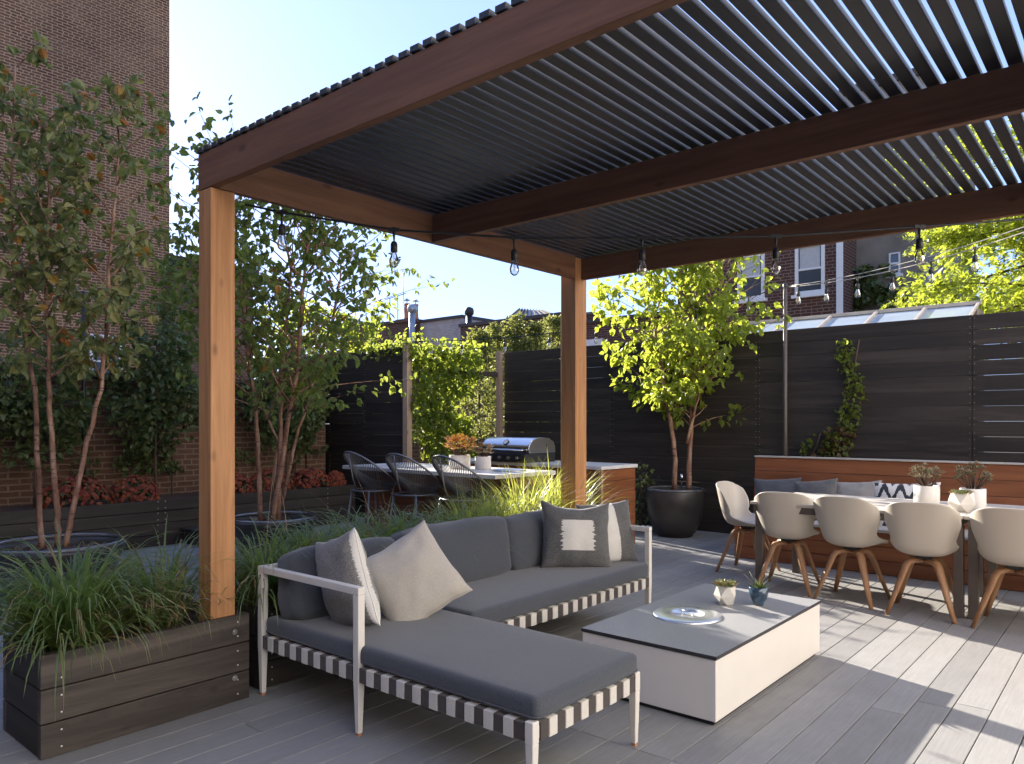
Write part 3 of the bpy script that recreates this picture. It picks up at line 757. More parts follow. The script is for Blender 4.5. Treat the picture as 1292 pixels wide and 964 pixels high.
w = MB(); w.tube([Vector(bc)+Vector((-.03,0,.006)), Vector(bc)+Vector((-.03,0,.022)), Vector(bc)+Vector((.03,0,.022)), Vector(bc)+Vector((.03,0,.006))], .004, 8); w.build('handle', M['steel'], T)

# ---- succulents and pots
def rosette(mb, c, n, L, W, up=.5, mi=(0,0,1), layers=3):
    c = Vector(c)
    for l in range(layers):
        for k in range(n):
            az = 2*math.pi*(k+.5*l)/n + random.uniform(-.12,.12); el = R(18+l*62/layers*up*1.6+random.uniform(-8,8))
            d = Vector((math.cos(az)*math.cos(el), math.sin(az)*math.cos(el), math.sin(el)))
            ll = L*(1-.22*l)*random.uniform(.85,1.1); s = d.cross(Vector((0,0,1))).normalized(); nn = s.cross(d)
            mb.mi = random.choice(mi)
            a = c; q = [a-s*W*.18, a+s*W*.18, a+d*ll*.45+s*W*.5+nn*W*.1, a+d*ll*.45-s*W*.5+nn*W*.1, a+d*ll+nn*ll*.12, a+d*ll*.5-nn*W*.28, a-nn*W*.15]
            mb.add(q, [(0,3,2,1),(3,4,2),(1,2,5,6),(2,4,5),(0,6,5,3),(3,5,4)])
def gem_pot(T, c, r, h):
    c = Vector(c); n = 5; vs = []
    rings = [(r*.62,0,0),(r,h*.42,.5),(r*.80,h,0)]
    for rad, z, off in rings:
        for k in range(n): a = 2*math.pi*(k+off)/n+.35; vs.append(c+Vector((rad*math.cos(a), rad*math.sin(a), z)))
    fs = [tuple(reversed(range(n)))]
    for k in range(n):
        j = (k+1) % n
        fs += [(k,j,n+k), (j,n+j,n+k), (n+k,n+j,2*n+j), (n+k,2*n+j,2*n+k)]
    # inner lip
    for k in range(n): vs.append(c+(vs[2*n+k]-c).lerp(Vector((0,0,h)), .14))
    for k in range(n): j = (k+1) % n; fs.append((2*n+k,2*n+j,3*n+j,3*n+k))
    m = MB(); m.add(vs, fs); m.build('pot', M['concrete_pot'], T, bevel=.0012)
    s = MB(); s.lathe(c, [(0,h-.012),(r*.66,h-.012)], 20); s.build('soil', M['soil'], T)
T = thing('potted_succulent', (-1.815,4.0,FH), 'succulent in white faceted pot on the fire table', 'potted plant')
gem_pot(T, T.location, .066, .115)
m = MB()
for dx, dy in ((0,0),(.03,.02),(-.03,.015),(.01,-.035),(-.025,-.03),(.035,-.02)): rosette(m, T.location+Vector((dx,dy,.105)), 8, .05, .020, .9, (0,0,0,1))
m.build('plant', [M['succ_green'], M['succ_tip']], T)
T = thing('potted_succulent', (-1.665,4.10,FH), 'spiky pale succulent in small glossy blue pot', 'potted plant')
m = MB(); m.lathe(T.location, [(.0,.002),(.028,0),(.03,.012),(.043,.035),(.052,.062),(.053,.10),(.050,.101),(.047,.09),(.0,.088)], 32); m.build('pot', M['blue_glaze'], T)
m = MB(); rosette(m, T.location+Vector((0,0,.09)), 9, .085, .012, .8, (0,0,1), 4)
for k in range(5):
    a = k*1.3; d0 = Vector((math.cos(a)*.7, math.sin(a)*.7, .7)); m.mi = 1; m.tube([T.location+Vector((0,0,.09)), T.location+Vector((0,0,.09))+d0*.12], [.003,.001], 4)
m.build('plant', [M['succ_green'], M['succ_grey']], T)

# ================================================================== DINING SET
def table(x0, x1, y0, y1, h, label):
    T = thing('dining_table', ((x0+x1)/2, (y0+y1)/2, 0), label, 'table', 'dining tables')
    m = MB(); n = 9; bw = (y1-y0)/n
    for i in range(n): m.box(x0, x1, y0+i*bw+.002, y0+(i+1)*bw-.002, h-.022, h)
    m.build('tabletop', M['teak_x'], T, bevel=.002, seg=1)
    m = MB(); a = .02
    for yy in (y0+a, y1-a-.03): m.box(x0+a, x1-a, yy, yy+.03, h-.075, h-.0225)
    for xx in (x0+a, x1-a-.03): m.box(xx, xx+.03, y0+a+.031, y1-a-.031, h-.075, h-.0225)
    m.build('apron', M['bronze'], T, bevel=.002)
    for xx in (x0+.012, x1-.012-.06):
        for yy in (y0+.075, y1-.075-.06):
            m = MB(); m.box(xx, xx+.06, yy, yy+.06, 0, h-.0755); m.build('leg', M['bronze'], T, bevel=.003)
TH = .705
table(-2.43, -.948, 5.81, 6.84, TH, 'weathered timber dining table with bronze legs, nearest the round-potted tree')
table(-.944, .54, 5.81, 6.84, TH, 'weathered timber dining table continuing past the photo edge, twin leg beside its neighbour')

def interp(tab, v):
    for (a, x), (b, y) in zip(tab, tab[1:]):
        if v <= b: f = (v-a)/(b-a); return x+(y-x)*(f*f*(3-2*f) if False else f)
    return tab[-1][1]
def make_chair(label):
    T = thing('shell_chair', (0,0,0), label, 'chair', 'shell chairs at the dining table')
    cy = [(0,.225),(.1,.195),(.25,.06),(.4,-.085),(.5,-.155),(.6,-.19),(.75,-.222),(.9,-.246),(1,-.258)]
    cz = [(0,.418),(.1,.436),(.25,.422),(.4,.414),(.5,.428),(.6,.475),(.75,.595),(.9,.735),(1,.805)]
    hw = [(0,.18),(.1,.205),(.25,.218),(.4,.208),(.5,.200),(.6,.210),(.75,.236),(.9,.236),(1,.200)]
    sr = [(0,.0),(.1,.015),(.25,.05),(.4,.095),(.5,.115),(.6,.095),(.75,.045),(.9,-.005),(1,-.055)]
    fwd = [(0,-.035),(.1,-.01),(.25,.0),(.4,.025),(.5,.075),(.6,.125),(.75,.135),(.9,.105),(1,.065)]
    nu, nv = 24, 30; m = MB(); m.smooth = True; vs = []; fs = []
    for j in range(nv+1):
        v = j/nv
        for i in range(nu+1):
            u = i/nu*2-1; a = abs(u)
            x = interp(hw, v)*math.sin(u*1.25)/math.sin(1.25)
            y = interp(cy, v) + interp(fwd, v)*a**2.4
            z = interp(cz, v) + interp(sr, v)*a**3.0
            vs.append((x, y, z))
    for j in range(nv):
        for i in range(nu): q = j*(nu+1)+i; fs.append((q, q+1, q+nu+2, q+nu+1))
    m.add(vs, fs); o = m.build('shell', M['shell'], T)
    s = o.modifiers.new('Smooth', 'SMOOTH'); s.factor = .5; s.iterations = 4
    s = o.modifiers.new('Solid', 'SOLIDIFY'); s.thickness = .011; s.offset = 0
    s = o.modifiers.new('Sub', 'SUBSURF'); s.levels = 1; s.render_levels = 1
    m = MB(); m.box(-.05,.05,-.05,.05,.384,.409); h = m.build('hub', M['black_metal'], T, bevel=.004)
    for sx in (-1,1):
        for sy in (-1,1):
            l = MB()
            pts = [(sx*.0,sy*.0,.370),(sx*.055,sy*.055,.372),(sx*.085,sy*.085,.364),(sx*.102,sy*.102,.335),(sx*.155,sy*.155,.16),(sx*.207,sy*.207,.0)]
            l.tube(pts, [.022,.026,.030,.030,.023,.016], 10, flat=.68); l.build('leg', M['oak_z'], T)
    return T
ch0 = make_chair('taupe shell chair at the table end, turned to face along it')
spots = [(ch0, -2.735, 6.50, -90, None), (None, -2.20, 6.03, 7, 'taupe shell chair seen from behind, first of the row after the end chair'),
         (None, -1.695, 5.955, -4, 'taupe shell chair seen from behind in the middle of its table'),
         (None, -1.195, 5.88, 4, 'taupe shell chair seen from behind, left of the twin table legs'),
         (None, -.655, 5.85, -2, 'taupe shell chair seen from behind, cut by the photo edge')]
for o, x, y, a, lab in spots:
    if o is None: o = copy_tree(ch0); o['label'] = lab
    o.location = (x, y, 0); o.rotation_euler = (0,0,R(a))

# bench
T = thing('bench', (-1.5, 7.4, 0), 'long reddish hardwood bench with high back against the fence', 'bench')
BX0, BX1 = -3.15, 2.2
m = MB()
for i in range(3): m.box(BX0+.02, BX1, 7.10, 7.13, .005+i*.122, .122+i*.122)
m.build('front_boards', M['ipe_x'], T, bevel=.003)
m = MB(); m.box(BX0+.02, BX0+.05, 7.132, 7.60, .005, .365); m.build('end_panel', M['ipe_y'], T, bevel=.003)
m = MB()
for i in range(4): m.box(BX0+.02, BX1, 7.07+i*.125, 7.19+i*.125, .372, .40)
m.build('seat', M['teak_x'], T, bevel=.003)
m = MB()
for i in range(7):
    z0 = .01+i*.138; z1 = z0+.134; f = lambda z: 7.575+.10*z
    m.prism([(BX0,f(z0),z0),(BX0,f(z0)+.03,z0),(BX0,f(z1)+.03,z1),(BX0,f(z1),z1)], (BX1-BX0,0,0))
m.build('backrest', M['ipe_x'], T, bevel=.003)
m = MB(); m.box(BX0-.005, BX1, 7.655, 7.76, .974, .99); m.build('cap', M['teak_x'], T, bevel=.003)
GB = 'cushions on the bench'
zb = .40
pillow('dark slate bench pillow, first at the tree end of the bench', (-2.83,7.46,zb+.17),   .46,.42,.15, eul(10,-14,-4), M['cushion'], 11, GB)
pillow('grey bench pillow with white lower half', (-2.45,7.44,zb+.185), .42,.40,.15, eul(-6,-16,-8), M['ik_half'], 12, GB, M['pillow_grey'])
pillow('plain light grey bench pillow beside the black and white pillow', (-2.08,7.46,zb+.18), .44,.42,.15, eul(-4,-15,-5), m_fabric('pale_grey_fabric', (.26,.24,.22), (.36,.34,.31)), 13, GB)
pillow('black and white ikat bench pillow', (-1.66,7.44,zb+.19), .55,.42,.16, eul(3,-16,-3), M['ik_ikat'], 14, GB)

# pots on dining table
def bush_succulent(mb, c, rad, h, n, mi, L=.035, W=.012):
    c = Vector(c)
    for i in range(n):
        a = random.uniform(0,6.28); r = rad*random.random()**.5; z = h*(.35+.65*random.random()*(1-.4*(r/rad)**2))
        tip = c+Vector((math.cos(a)*r, math.sin(a)*r, z)); mb.mi = 2; mb.tube([c+Vector((math.cos(a)*r*.25, math.sin(a)*r*.25, 0)), tip], [.004,.0025], 4, cap=False)
        rosette(mb, tip, 6, L, W, .9, mi, 2)
def cyl_pot(T, r, h, mat):
    m = MB(); m.lathe(T.location, [(0,.001),(r*.97,0),(r,.004),(r,h-.003),(r-.003,h),(r-.008,h-.002),(r-.009,h-.015),(0,h-.016)], 36); m.build('pot', mat, T)
T = thing('potted_succulent', (-1.275,6.35,TH), 'bushy succulent in white cylinder pot, left on the dining table', 'potted plant'); cyl_pot(T, .088, .155, M['ceramic'])
m = MB(); bush_succulent(m, T.location+Vector((0,0,.14)), .11, .19, 34, (0,0,1)); m.build('plant', [M['succ_grey'], M['succ_tip'], M['twig']], T)
T = thing('potted_succulent', (-1.005,6.12,TH), 'low succulent in white faceted pot on the dining table', 'potted plant'); gem_pot(T, T.location, .092, .135)
m = MB()
for i in range(9): a = i*.7; r = .05 if i else 0; rosette(m, T.location+Vector((math.cos(a)*r, math.sin(a)*r, .125)), 8, .045, .02, .8, (0,0,1))
m.build('plant', [M['succ_green'], M['succ_tip']], T)
T = thing('potted_succulent', (-.985,6.42,TH), 'bushy succulent in white cylinder pot behind the faceted pot', 'potted plant'); cyl_pot(T, .085, .145, M['ceramic'])
m = MB(); bush_succulent(m, T.location+Vector((0,0,.13)), .115, .20, 34, (0,0,1)); m.build('plant', [M['succ_grey'], M['succ_tip'], M['twig']], T)

# ================================================================== OUTDOOR KITCHEN
KU = Vector((-math.cos(R(2)), math.sin(R(2)), 0)); KV = Vector((math.sin(R(2)), math.cos(R(2)), 0)); Zv = Vector((0,0,1))
def counter_unit(T, A, L, D, h, ins):
    A = Vector(A)
    m = MB(); m.obox(A+Zv*(h-.035), KU*L, KV*D, Zv*.035); m.build('worktop', M['counter'], T, bevel=.003)
    n = 7; bh = (h-.037-.05)/n
    o = A+KU*ins[0]+KV*ins[1]; l = L-ins[0]-ins[2]; dd = D-ins[1]-ins[3]
    for off in (0, dd-.02):
        m = MB()
        for i in range(n): m.obox(o+KV*off+Zv*(.05+i*bh), KU*l, KV*.02, Zv*(bh-.002))
        m.build('front_boards', M['ipe_x'], T, bevel=.002)
    for off in (0, l-.02):
        m = MB()
        for i in range(n): m.obox(o+KV*.021+KU*off+Zv*(.05+i*bh), KU*.02, KV*(dd-.042), Zv*(bh-.002))
        m.build('end_boards', M['ipe_y'], T, bevel=.002)
    m = MB(); m.obox(o-KU*.006-KV*.006+Zv*.05, KU*.03, KV*.0055, Zv*(h-.09)); m.obox(o-KU*.006+Zv*.05, KU*.0055, KV*.03, Zv*(h-.09)); m.build('corner_trim', M['oak_z'], T)
    m = MB(); m.obox(o+KU*.05+KV*.05, KU*(l-.1), KV*(dd-.1), Zv*.0495); m.build('plinth', M['black_metal'], T)
IA = Vector((-4.12,4.64,0)); NA = Vector((-4.13,6.24,0))
T = thing('kitchen_island', IA, 'reddish hardwood kitchen island with pale worktop in front of the stools', 'kitchen island'); counter_unit(T, IA, 2.15, .80, .90, (.05,.26,.03,.03))
T = thing('kitchen_counter', NA, 'hardwood barbecue counter with pale worktop against the black fence', 'kitchen counter'); counter_unit(T, NA, 2.25, .66, .90, (.02,.02,.02,.02))

# barbecue
O = NA + KU*.97 + KV*.0 + Zv*.901
T = thing('barbecue', O, 'stainless steel gas barbecue with rounded hood on the counter', 'barbecue')
W_ = .69
m = MB(); m.obox(O-KV*.02, KU*W_, KV*.49, Zv*.10); m.build('firebox', M['black_metal'], T, bevel=.004)
prof = [(.02,.103),(.0,.15),(.02,.20),(.07,.245),(.14,.268),(.25,.272),(.35,.262),(.43,.225),(.455,.17),(.46,.103)]
m = MB(); m.smooth = True; n_ = len(prof); vs = []
for e in (.0, W_):
    for y, z in prof: vs.append(O+KU*e+KV*y+Zv*z)
m.add(vs, [(i, n_+i, n_+i+1, i+1) for i in range(n_-1)]); m.smooth = False
m.build('hood', M['steel'], T)
m = MB()
for e in (-.012, W_): m.prism([O+KU*e+KV*y+Zv*z for y, z in prof], KU*.012)
m.build('hood_end', M['steel_soft'], T, bevel=.004)
m = MB(); m.obox(O-KV*.045+Zv*.012, KU*W_, KV*.024, Zv*.075); m.build('control_panel', M['black_metal'], T, bevel=.004)
m = MB(); p0 = O+KU*.04-KV*.06+Zv*.135; m.tube([p0+KV*.06, p0, p0+KU*(W_-.08), p0+KU*(W_-.08)+KV*.06], .011, 10); m.build('handle', M['steel'], T)
for i in range(5):
    m = MB(); c = O+KU*(.1+i*.135)-KV*.046+Zv*.05
    pts = [c+KU*(.018*math.cos(k*math.pi/7))+Zv*(.018*math.sin(k*math.pi/7)) for k in range(14)]; m.prism(pts, -KV*.025); m.build('knob', M['steel_soft'], T, bevel=.002)
c = O+KU*(W_*.5)+KV*.035+Zv*.215; nn = (-KV*.8+Zv*.6).normalized(); a1 = KU; a2 = a1.cross(nn)
m = MB(); m.prism([c+a1*(.036*math.cos(k*math.pi/10))+a2*(.036*math.sin(k*math.pi/10)) for k in range(20)], nn*.012); q = m.build('thermometer', M['black_metal'], T, bevel=.002)
m = MB(); m.prism([c+nn*.0125+a1*(.028*math.cos(k*math.pi/10))+a2*(.028*math.sin(k*math.pi/10)) for k in range(20)], nn*.002); m.build('dial', M['white_paint'], q, org=T.location)
m = MB(); c = O-KU*.013+KV*.30+Zv*.15; m.obox(c, -KU*.002, KV*.012, Zv*.05); m.build('vent_slot', M['black_metal'], T)

# pots on island
def isl(a, b, z=.9): return IA + KU*a + KV*b + Zv*z
T = thing('potted_succulent', isl(.86,.42), 'orange succulent in pale round pot on the kitchen island', 'potted plant'); cyl_pot(T, .10, .13, M['concrete_pot'])
m = MB(); bush_succulent(m, T.location+Vector((0,0,.11)), .15, .20, 40, (0,0,0,1), .055, .024); m.build('plant', [M['succ_orange'], M['succ_tip'], M['twig']], T)
T = thing('potted_succulent', isl(.63,.50), 'small dusty pink succulent in pale pot beside the orange one', 'potted plant'); cyl_pot(T, .075, .12, M['concrete_pot'])
m = MB(); bush_succulent(m, T.location+Vector((0,0,.10)), .085, .14, 26, (0,1,1), .04, .018); m.build('plant', [M['succ_grey'], M['succ_tip'], M['twig']], T)
T = thing('steel_tray', isl(.30,.50), 'small dark steel tray lying on the island worktop', 'tray')
m = MB(); m.lathe(T.location, [(0,.003),(.13,.003),(.145,.012),(.148,.012),(.15,.002)], 40); m.build('tray', M['steel_soft'], T)

# bar stools
def make_stool(label):
    T = thing('bar_stool', (0,0,0), label, 'bar stool', 'bar stools at the kitchen island')
    S = .70; n = 76; rim = []
    for k in range(n):
        a = 2*math.pi*k/n; back = .5-.5*math.cos(a)   # a = pi is the back (-y)
        rim.append(Vector((.245*math.sin(a), .22*math.cos(a)-.02-.05*back, S+.03+.33*back**1.25)))
    m = MB(); m.tube(rim, .009, 8, loop=True); m.build('rim', M['grey_metal'], T)
    ring = [Vector((.075*math.sin(2*math.pi*k/n), .075*math.cos(2*math.pi*k/n)+.02, S-.005)) for k in range(n)]
    m = MB(); m.tube(ring, .006, 6, loop=True)
    for k in range(n):
        mid = (rim[k]+ring[k])/2 + Vector((0,-.015,-.03))
        m.tube([rim[k], mid, ring[k]], .0034, 4, cap=False)
    m.build('woven_cords', M['cord'], T)
    m = MB(); base = [Vector((.20*math.sin(2*math.pi*k/24), .19*math.cos(2*math.pi*k/24)-.02, S-.012)) for k in range(24)]; m.tube(base, .008, 8, loop=True); m.build('seat_ring', M['grey_metal'], T)
    for sx in (-1,1):
        for sy in (-1,1):
            m = MB(); m.tube([(sx*.145,sy*.135-.02,S-.012),(sx*.21,sy*.20-.02,.005)], .009, 8); m.build('leg', M['grey_metal'], T)
    m = MB(); m.tube([(.187*math.sin(2*math.pi*k/24)*1.12,.187*math.cos(2*math.pi*k/24)*1.1-.02,.24) for k in range(24)], .007, 6, loop=True); m.build('footrest', M['grey_metal'], T)
    m = MB(); m.tube([(0,-.29,S+.355),(0,-.235,S+.1),(0,-.19,S-.012)], .007, 6); m.build('back_stay', M['grey_metal'], T)
    return T
st0 = make_stool('wire bar stool nearest the black fence end of the island')
for i, (a, lab) in enumerate(((1.60,None),(.96,'wire bar stool in the middle of the three'),(.33,'wire bar stool nearest the cedar post'))):
    o = st0 if i == 0 else copy_tree(st0)
    if lab: o['label'] = lab
    p = isl(a, -.02, 0); o.location = p; o.rotation_euler = (0,0,R(-2+(-3,4,-2)[i]))

# ================================================================== POTTED TREES
def big_pot(loc, prof, label, rimr):
    T = thing('tree_pot', loc, label, 'pot')
    m = MB(); m.lathe(loc, prof, 56, cap0=True); m.build('pot_body', M['pot'], T)
    z = prof[-1][1]; zt = max(q[1] for q in prof)
    r = MB(); r.tube([Vector(loc)+Vector((rimr*1.09*math.cos(k*math.pi/32), rimr*1.09*math.sin(k*math.pi/32), zt+.006)) for k in range(64)], .016, 8, loop=True); r.build('rim', M['rim'], T)
    s = MB(); s.lathe(loc, [(rimr*.98, z),(rimr*.5, z+.02),(0,z+.03)], 40)
    r2 = random.Random(9)
    for i in range(260):
        a = r2.uniform(0,6.28); r = rimr*.95*math.sqrt(r2.random()); p = Vector(loc)+Vector((math.cos(a)*r, math.sin(a)*r, z+.02*(1-r/rimr)+r2.uniform(.0,.014)))
        leaflet(s, p, Vector((r2.uniform(-1,1), r2.uniform(-1,1), r2.uniform(-.2,.5))), Vector((r2.uniform(-1,1), r2.uniform(-1,1), 1)), r2.uniform(.02,.06), r2.uniform(.012,.03))
    s.build('mulch', M['soil'], T); return T
p1 = Vector((-6.03,2.02,0)); p2 = Vector((-6.17,3.86,0)); p3 = Vector((-4.27,8.02,0))
wide = lambda r, h: [(.0,.0),(r*.52,0),(r*.56,.02),(r*.80,h*.45),(r*.96,h*.9),(r,h*.955),(r*1.01,h),(r*.985,h+.012),(r*.93,h+.01),(r*.90,h-.02),(r*.88,h-.05)]
big_pot(p1, wide(.44,.44), 'wide dark glazed bowl planter holding the leftmost birch', .385)
big_pot(p2, wide(.40,.44), 'wide dark glazed bowl planter just behind the near cedar post', .345)
big_pot(p3, [(.0,0),(.20,0),(.205,.03),(.24,.05),(.315,.22),(.338,.40),(.335,.53),(.33,.545),(.31,.545),(.305,.50)], 'tall rounded black pot in the fence corner by the bench', .30)
D1 = 5.45
def tr(pts, D, drift=0): return [at(px, py, D+drift*i) for i, (px, py) in enumerate(pts)]
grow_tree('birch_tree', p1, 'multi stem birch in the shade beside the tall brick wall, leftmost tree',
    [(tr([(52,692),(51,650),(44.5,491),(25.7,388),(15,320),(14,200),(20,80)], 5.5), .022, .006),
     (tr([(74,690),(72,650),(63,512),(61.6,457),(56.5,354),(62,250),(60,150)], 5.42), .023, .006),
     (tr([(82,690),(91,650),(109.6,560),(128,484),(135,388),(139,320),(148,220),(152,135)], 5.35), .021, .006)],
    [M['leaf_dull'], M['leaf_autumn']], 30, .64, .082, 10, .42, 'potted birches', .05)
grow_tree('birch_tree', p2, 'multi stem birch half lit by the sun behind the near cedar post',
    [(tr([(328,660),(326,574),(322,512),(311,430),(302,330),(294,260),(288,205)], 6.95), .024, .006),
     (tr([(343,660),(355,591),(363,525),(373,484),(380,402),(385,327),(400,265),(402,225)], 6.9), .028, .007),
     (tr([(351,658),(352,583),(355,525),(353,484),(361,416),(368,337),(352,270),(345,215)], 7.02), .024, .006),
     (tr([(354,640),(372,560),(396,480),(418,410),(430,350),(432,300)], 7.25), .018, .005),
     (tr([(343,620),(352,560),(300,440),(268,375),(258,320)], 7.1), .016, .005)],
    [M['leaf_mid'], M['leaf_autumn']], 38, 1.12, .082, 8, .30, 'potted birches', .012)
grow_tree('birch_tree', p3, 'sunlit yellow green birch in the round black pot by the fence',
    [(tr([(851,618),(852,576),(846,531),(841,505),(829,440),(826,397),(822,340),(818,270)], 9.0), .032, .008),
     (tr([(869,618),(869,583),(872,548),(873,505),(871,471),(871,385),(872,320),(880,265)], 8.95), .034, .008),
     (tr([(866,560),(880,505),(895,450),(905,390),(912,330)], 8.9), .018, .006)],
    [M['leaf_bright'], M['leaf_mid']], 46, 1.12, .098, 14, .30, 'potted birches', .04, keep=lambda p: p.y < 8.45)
# a sunlit tree beyond the end of the garden wall
pz = Vector((-10.6,7.35,0))
grow_tree('slim_tree', pz, 'sunlit yellow green tree glowing behind the end of the garden wall',
    [([pz, pz+Vector((.05,0,1.2)), pz+Vector((-.05,.1,2.4)), pz+Vector((0,.1,3.2))], .05, .01), ([pz+Vector((.3,.4,0)), pz+Vector((.5,.5,1.4)), pz+Vector((.6,.6,3.0))], .04, .01),
     ([pz+Vector((-.2,-.2,0)), pz+Vector((-.4,-.2,1.4)), pz+Vector((-.6,-.15,3.1))], .04, .01)],
    [M['leaf_bright'], M['leaf_mid']], 42, .75, .09, 11, .35, None, .1, keep=lambda p: p.z < 3.7)
# garden spike lights
for (px, py, D), lab in (((103,640,8.3), 'small steel spike light standing among the red flowers'), ((860,612,8.85), 'small steel spike light beside the trunks in the round pot')):
    p = at(px, py, D); T = thing('spike_light', p, lab, 'garden light')
    m = MB(); m.tube([p+Vector((0,0,-.06)), p+Vector((0,0,.05))], .006, 6); m.build('spike', M['black_metal'], T)
    m = MB(); m.tube([p+Vector((0,0,.0505)), p+Vector((0,0,.13))], .018, 12); m.build('lamp_head', M['steel'], T)

# ================================================================== CLIMBERS AND SHRUBS
def leaf_cloud(mb, n, fn, L, mi=0, down=.5):
    k = 0; tries = 0
    while k < n and tries < n*30:
        tries += 1; p = fn()
        if p is None: continue
        ls = L*random.uniform(.6,1.15)
        mb.mi = mi if isinstance(mi, int) else random.choice(mi)
        leaf(mb, p, (rv()+Vector((0,0,-down))).normalized(), (rv()+Vector((0,0,.4))).normalized(), ls, ls*random.uniform(.65,.9)); k += 1
# vine on trellis
def f_vine():
    y = random.uniform(6.72, 8.15); z = random.uniform(.2, 2.5)
    d = mnoise.noise(Vector((y*2.2, z*1.6, 3)))
    mid = 7.35 + .1*math.sin(z*3); hw = .62 if z > 1.95 else .50
    if abs(y-mid) > hw*(1+.3*d): 
        return None
    if d < -.32: return None
    if z > 2.38 and random.random() < .6: return None
    return Vector((-7.40+random.gauss(0,.07), y, z))
T = thing('climbing_vine', (-7.42,7.4,0), 'bright green climbing vine covering the timber trellis', 'climber')
m = MB(); leaf_cloud(m, 4200, f_vine, .088, 0)
def f_top():
    x = random.uniform(-8.4,-7.3); return Vector((x, 6.72+random.gauss(0,.05), 2.36+random.gauss(0,.05)*(1+ (x+8.4))))
leaf_cloud(m, 300, f_top, .07, 0)
m.build('foliage', [M['leaf_vine']], T)
m = MB()
for i in range(9):
    y = 7.0+i*.09; pts = [Vector((-7.42+random.gauss(0,.01), y+random.gauss(0,.05), z*.3)) for z in range(9)]; m.tube(pts, [.012-.001*k for k in range(9)], 5)
m.build('stem', M['twig'], T)
# vines on the back fence
def fence_vine(label, x0, z1, w0, n, red):
    T = thing('climbing_vine', (x0, 8.46, 0), label, 'climber')
    def f():
        z = z1*random.random()**.8; t = z/z1
        cx = x0 + .22*t + .08*math.sin(z*5); hw = w0*(1-.72*t)
        return Vector((cx+random.uniform(-hw,hw), 8.46-abs(random.gauss(0,.045)), z))
    m = MB()
    def fl(): return f()
    leaf_cloud(m, n, fl, .055, 0)
    if red:
        def fr():
            p = f(); return p if p.z < z1*.58 else None
        leaf_cloud(m, n//2, fr, .055, 1)
    m.build('foliage', [M['leaf_vine'], M['leaf_red']], T)
    m = MB(); m.tube([Vector((x0+.22*k/8+.06*math.sin(k), 8.47, z1*k/8)) for k in range(9)], [.008]*9, 5); m.build('stem', M['twig'], T)
fence_vine('tall climbing vine with reddish lower leaves on the black fence', -2.62, 2.22, .24, 560, True)
fence_vine('short green climbing vine at the foot of the light pole', -3.02, 1.22, .09, 110, False)
# small potted weeds by counter
def bush(label, c, rad, h, n, L, mat, cat='shrub', name='shrub', group=None, trunk=0, rd=.02):
    c = Vector(c); T = thing(name, c, label, cat, group)
    def f():
        v = rv()*random.random()**.4; q = Vector((v.x*rad[0], v.y*rad[1], trunk + h*(.5+.5*v.z)))
        if mnoise.noise((c+q)*3.2) < -.12: return None
        return c+q
    m = MB(); leaf_cloud(m, n, f, L, 0); m.build('crown', [mat], T)
    m = MB(); top = trunk+h*.8
    m.tube([c+Vector((random.gauss(0,.01), random.gauss(0,.01), top*k/6)) for k in range(7)], [rd*(1-.1*k) for k in range(7)], 7)
    for k in range(10):
        z = trunk+h*(.05+.7*k/10); a = k*2.4; m.tube([c+Vector((0,0,z)), c+Vector((math.cos(a)*rad[0]*.7, math.sin(a)*rad[1]*.7, z+h*.12))], [.007,.003], 4)
    m.build('trunk', M['twig'], T); return T
bush('low dark shrub in the corner between counter and fence', (-4.75,8.05,0), (.28,.22), .85, 220, .06, M['leaf_dark'])
# espalier trees along the garden wall
esp = [(-.2,'leafy espalier tree at the left edge of the photo against the brick wall'),(1.55,'leafy espalier tree behind the leftmost birch stems'),
       (2.75,'leafy espalier tree on a slim trunk between the leftmost birch and the black pole'),(4.0,'leafy espalier tree on a slim trunk next to the cedar post'),(5.75,'leafy espalier tree on a slim trunk at the brick wall end')]
for i, (y, lab) in enumerate(esp):
    bush(lab, (-8.85,y,.45), (.34,.62), 1.55+.2*(i % 2), 1700, .085, M['leaf_dark'], 'tree', 'espalier_tree', 'espalier trees along the garden wall', .42, .018)
# ivy columns on the wall
def ivy(label, c, w_, h0, h1, n, mat='leaf_dark'):
    T = thing('ivy', c, label, 'climber'); c = Vector(c)
    def f():
        z = random.uniform(h0, h1); y = random.gauss(0, w_*.5)
        if mnoise.noise(Vector((y*3+c.y, z*2, 1.5))) < -.15: return None
        return c+Vector((abs(random.gauss(0,.06))+.02, y, z))
    m = MB(); leaf_cloud(m, n, f, .08, 0); m.build('foliage', [M[mat]], T)
    m = MB(); m.tube([c+Vector((.01,.02*math.sin(k),h0*.0+(h1)*k/6)) for k in range(7)], .012, 5); m.build('stem', M['twig'], T)
ivy('dark ivy column climbing above the garden wall beside the birch', (-9.24,1.75,0), .60, .8, 2.75, 1100)
ivy('dark ivy mass over the garden wall behind the cedar post', (-9.24,4.35,0), 1.15, .75, 2.9, 2100)
ivy('dark ivy low on the garden wall at the left edge of the photo', (-9.24,.2,0), .9, .7, 2.0, 900)
ivy('dark ivy spilling over the brick wall end pier', (-9.22,6.1,0), .6, .9, 2.6, 900)
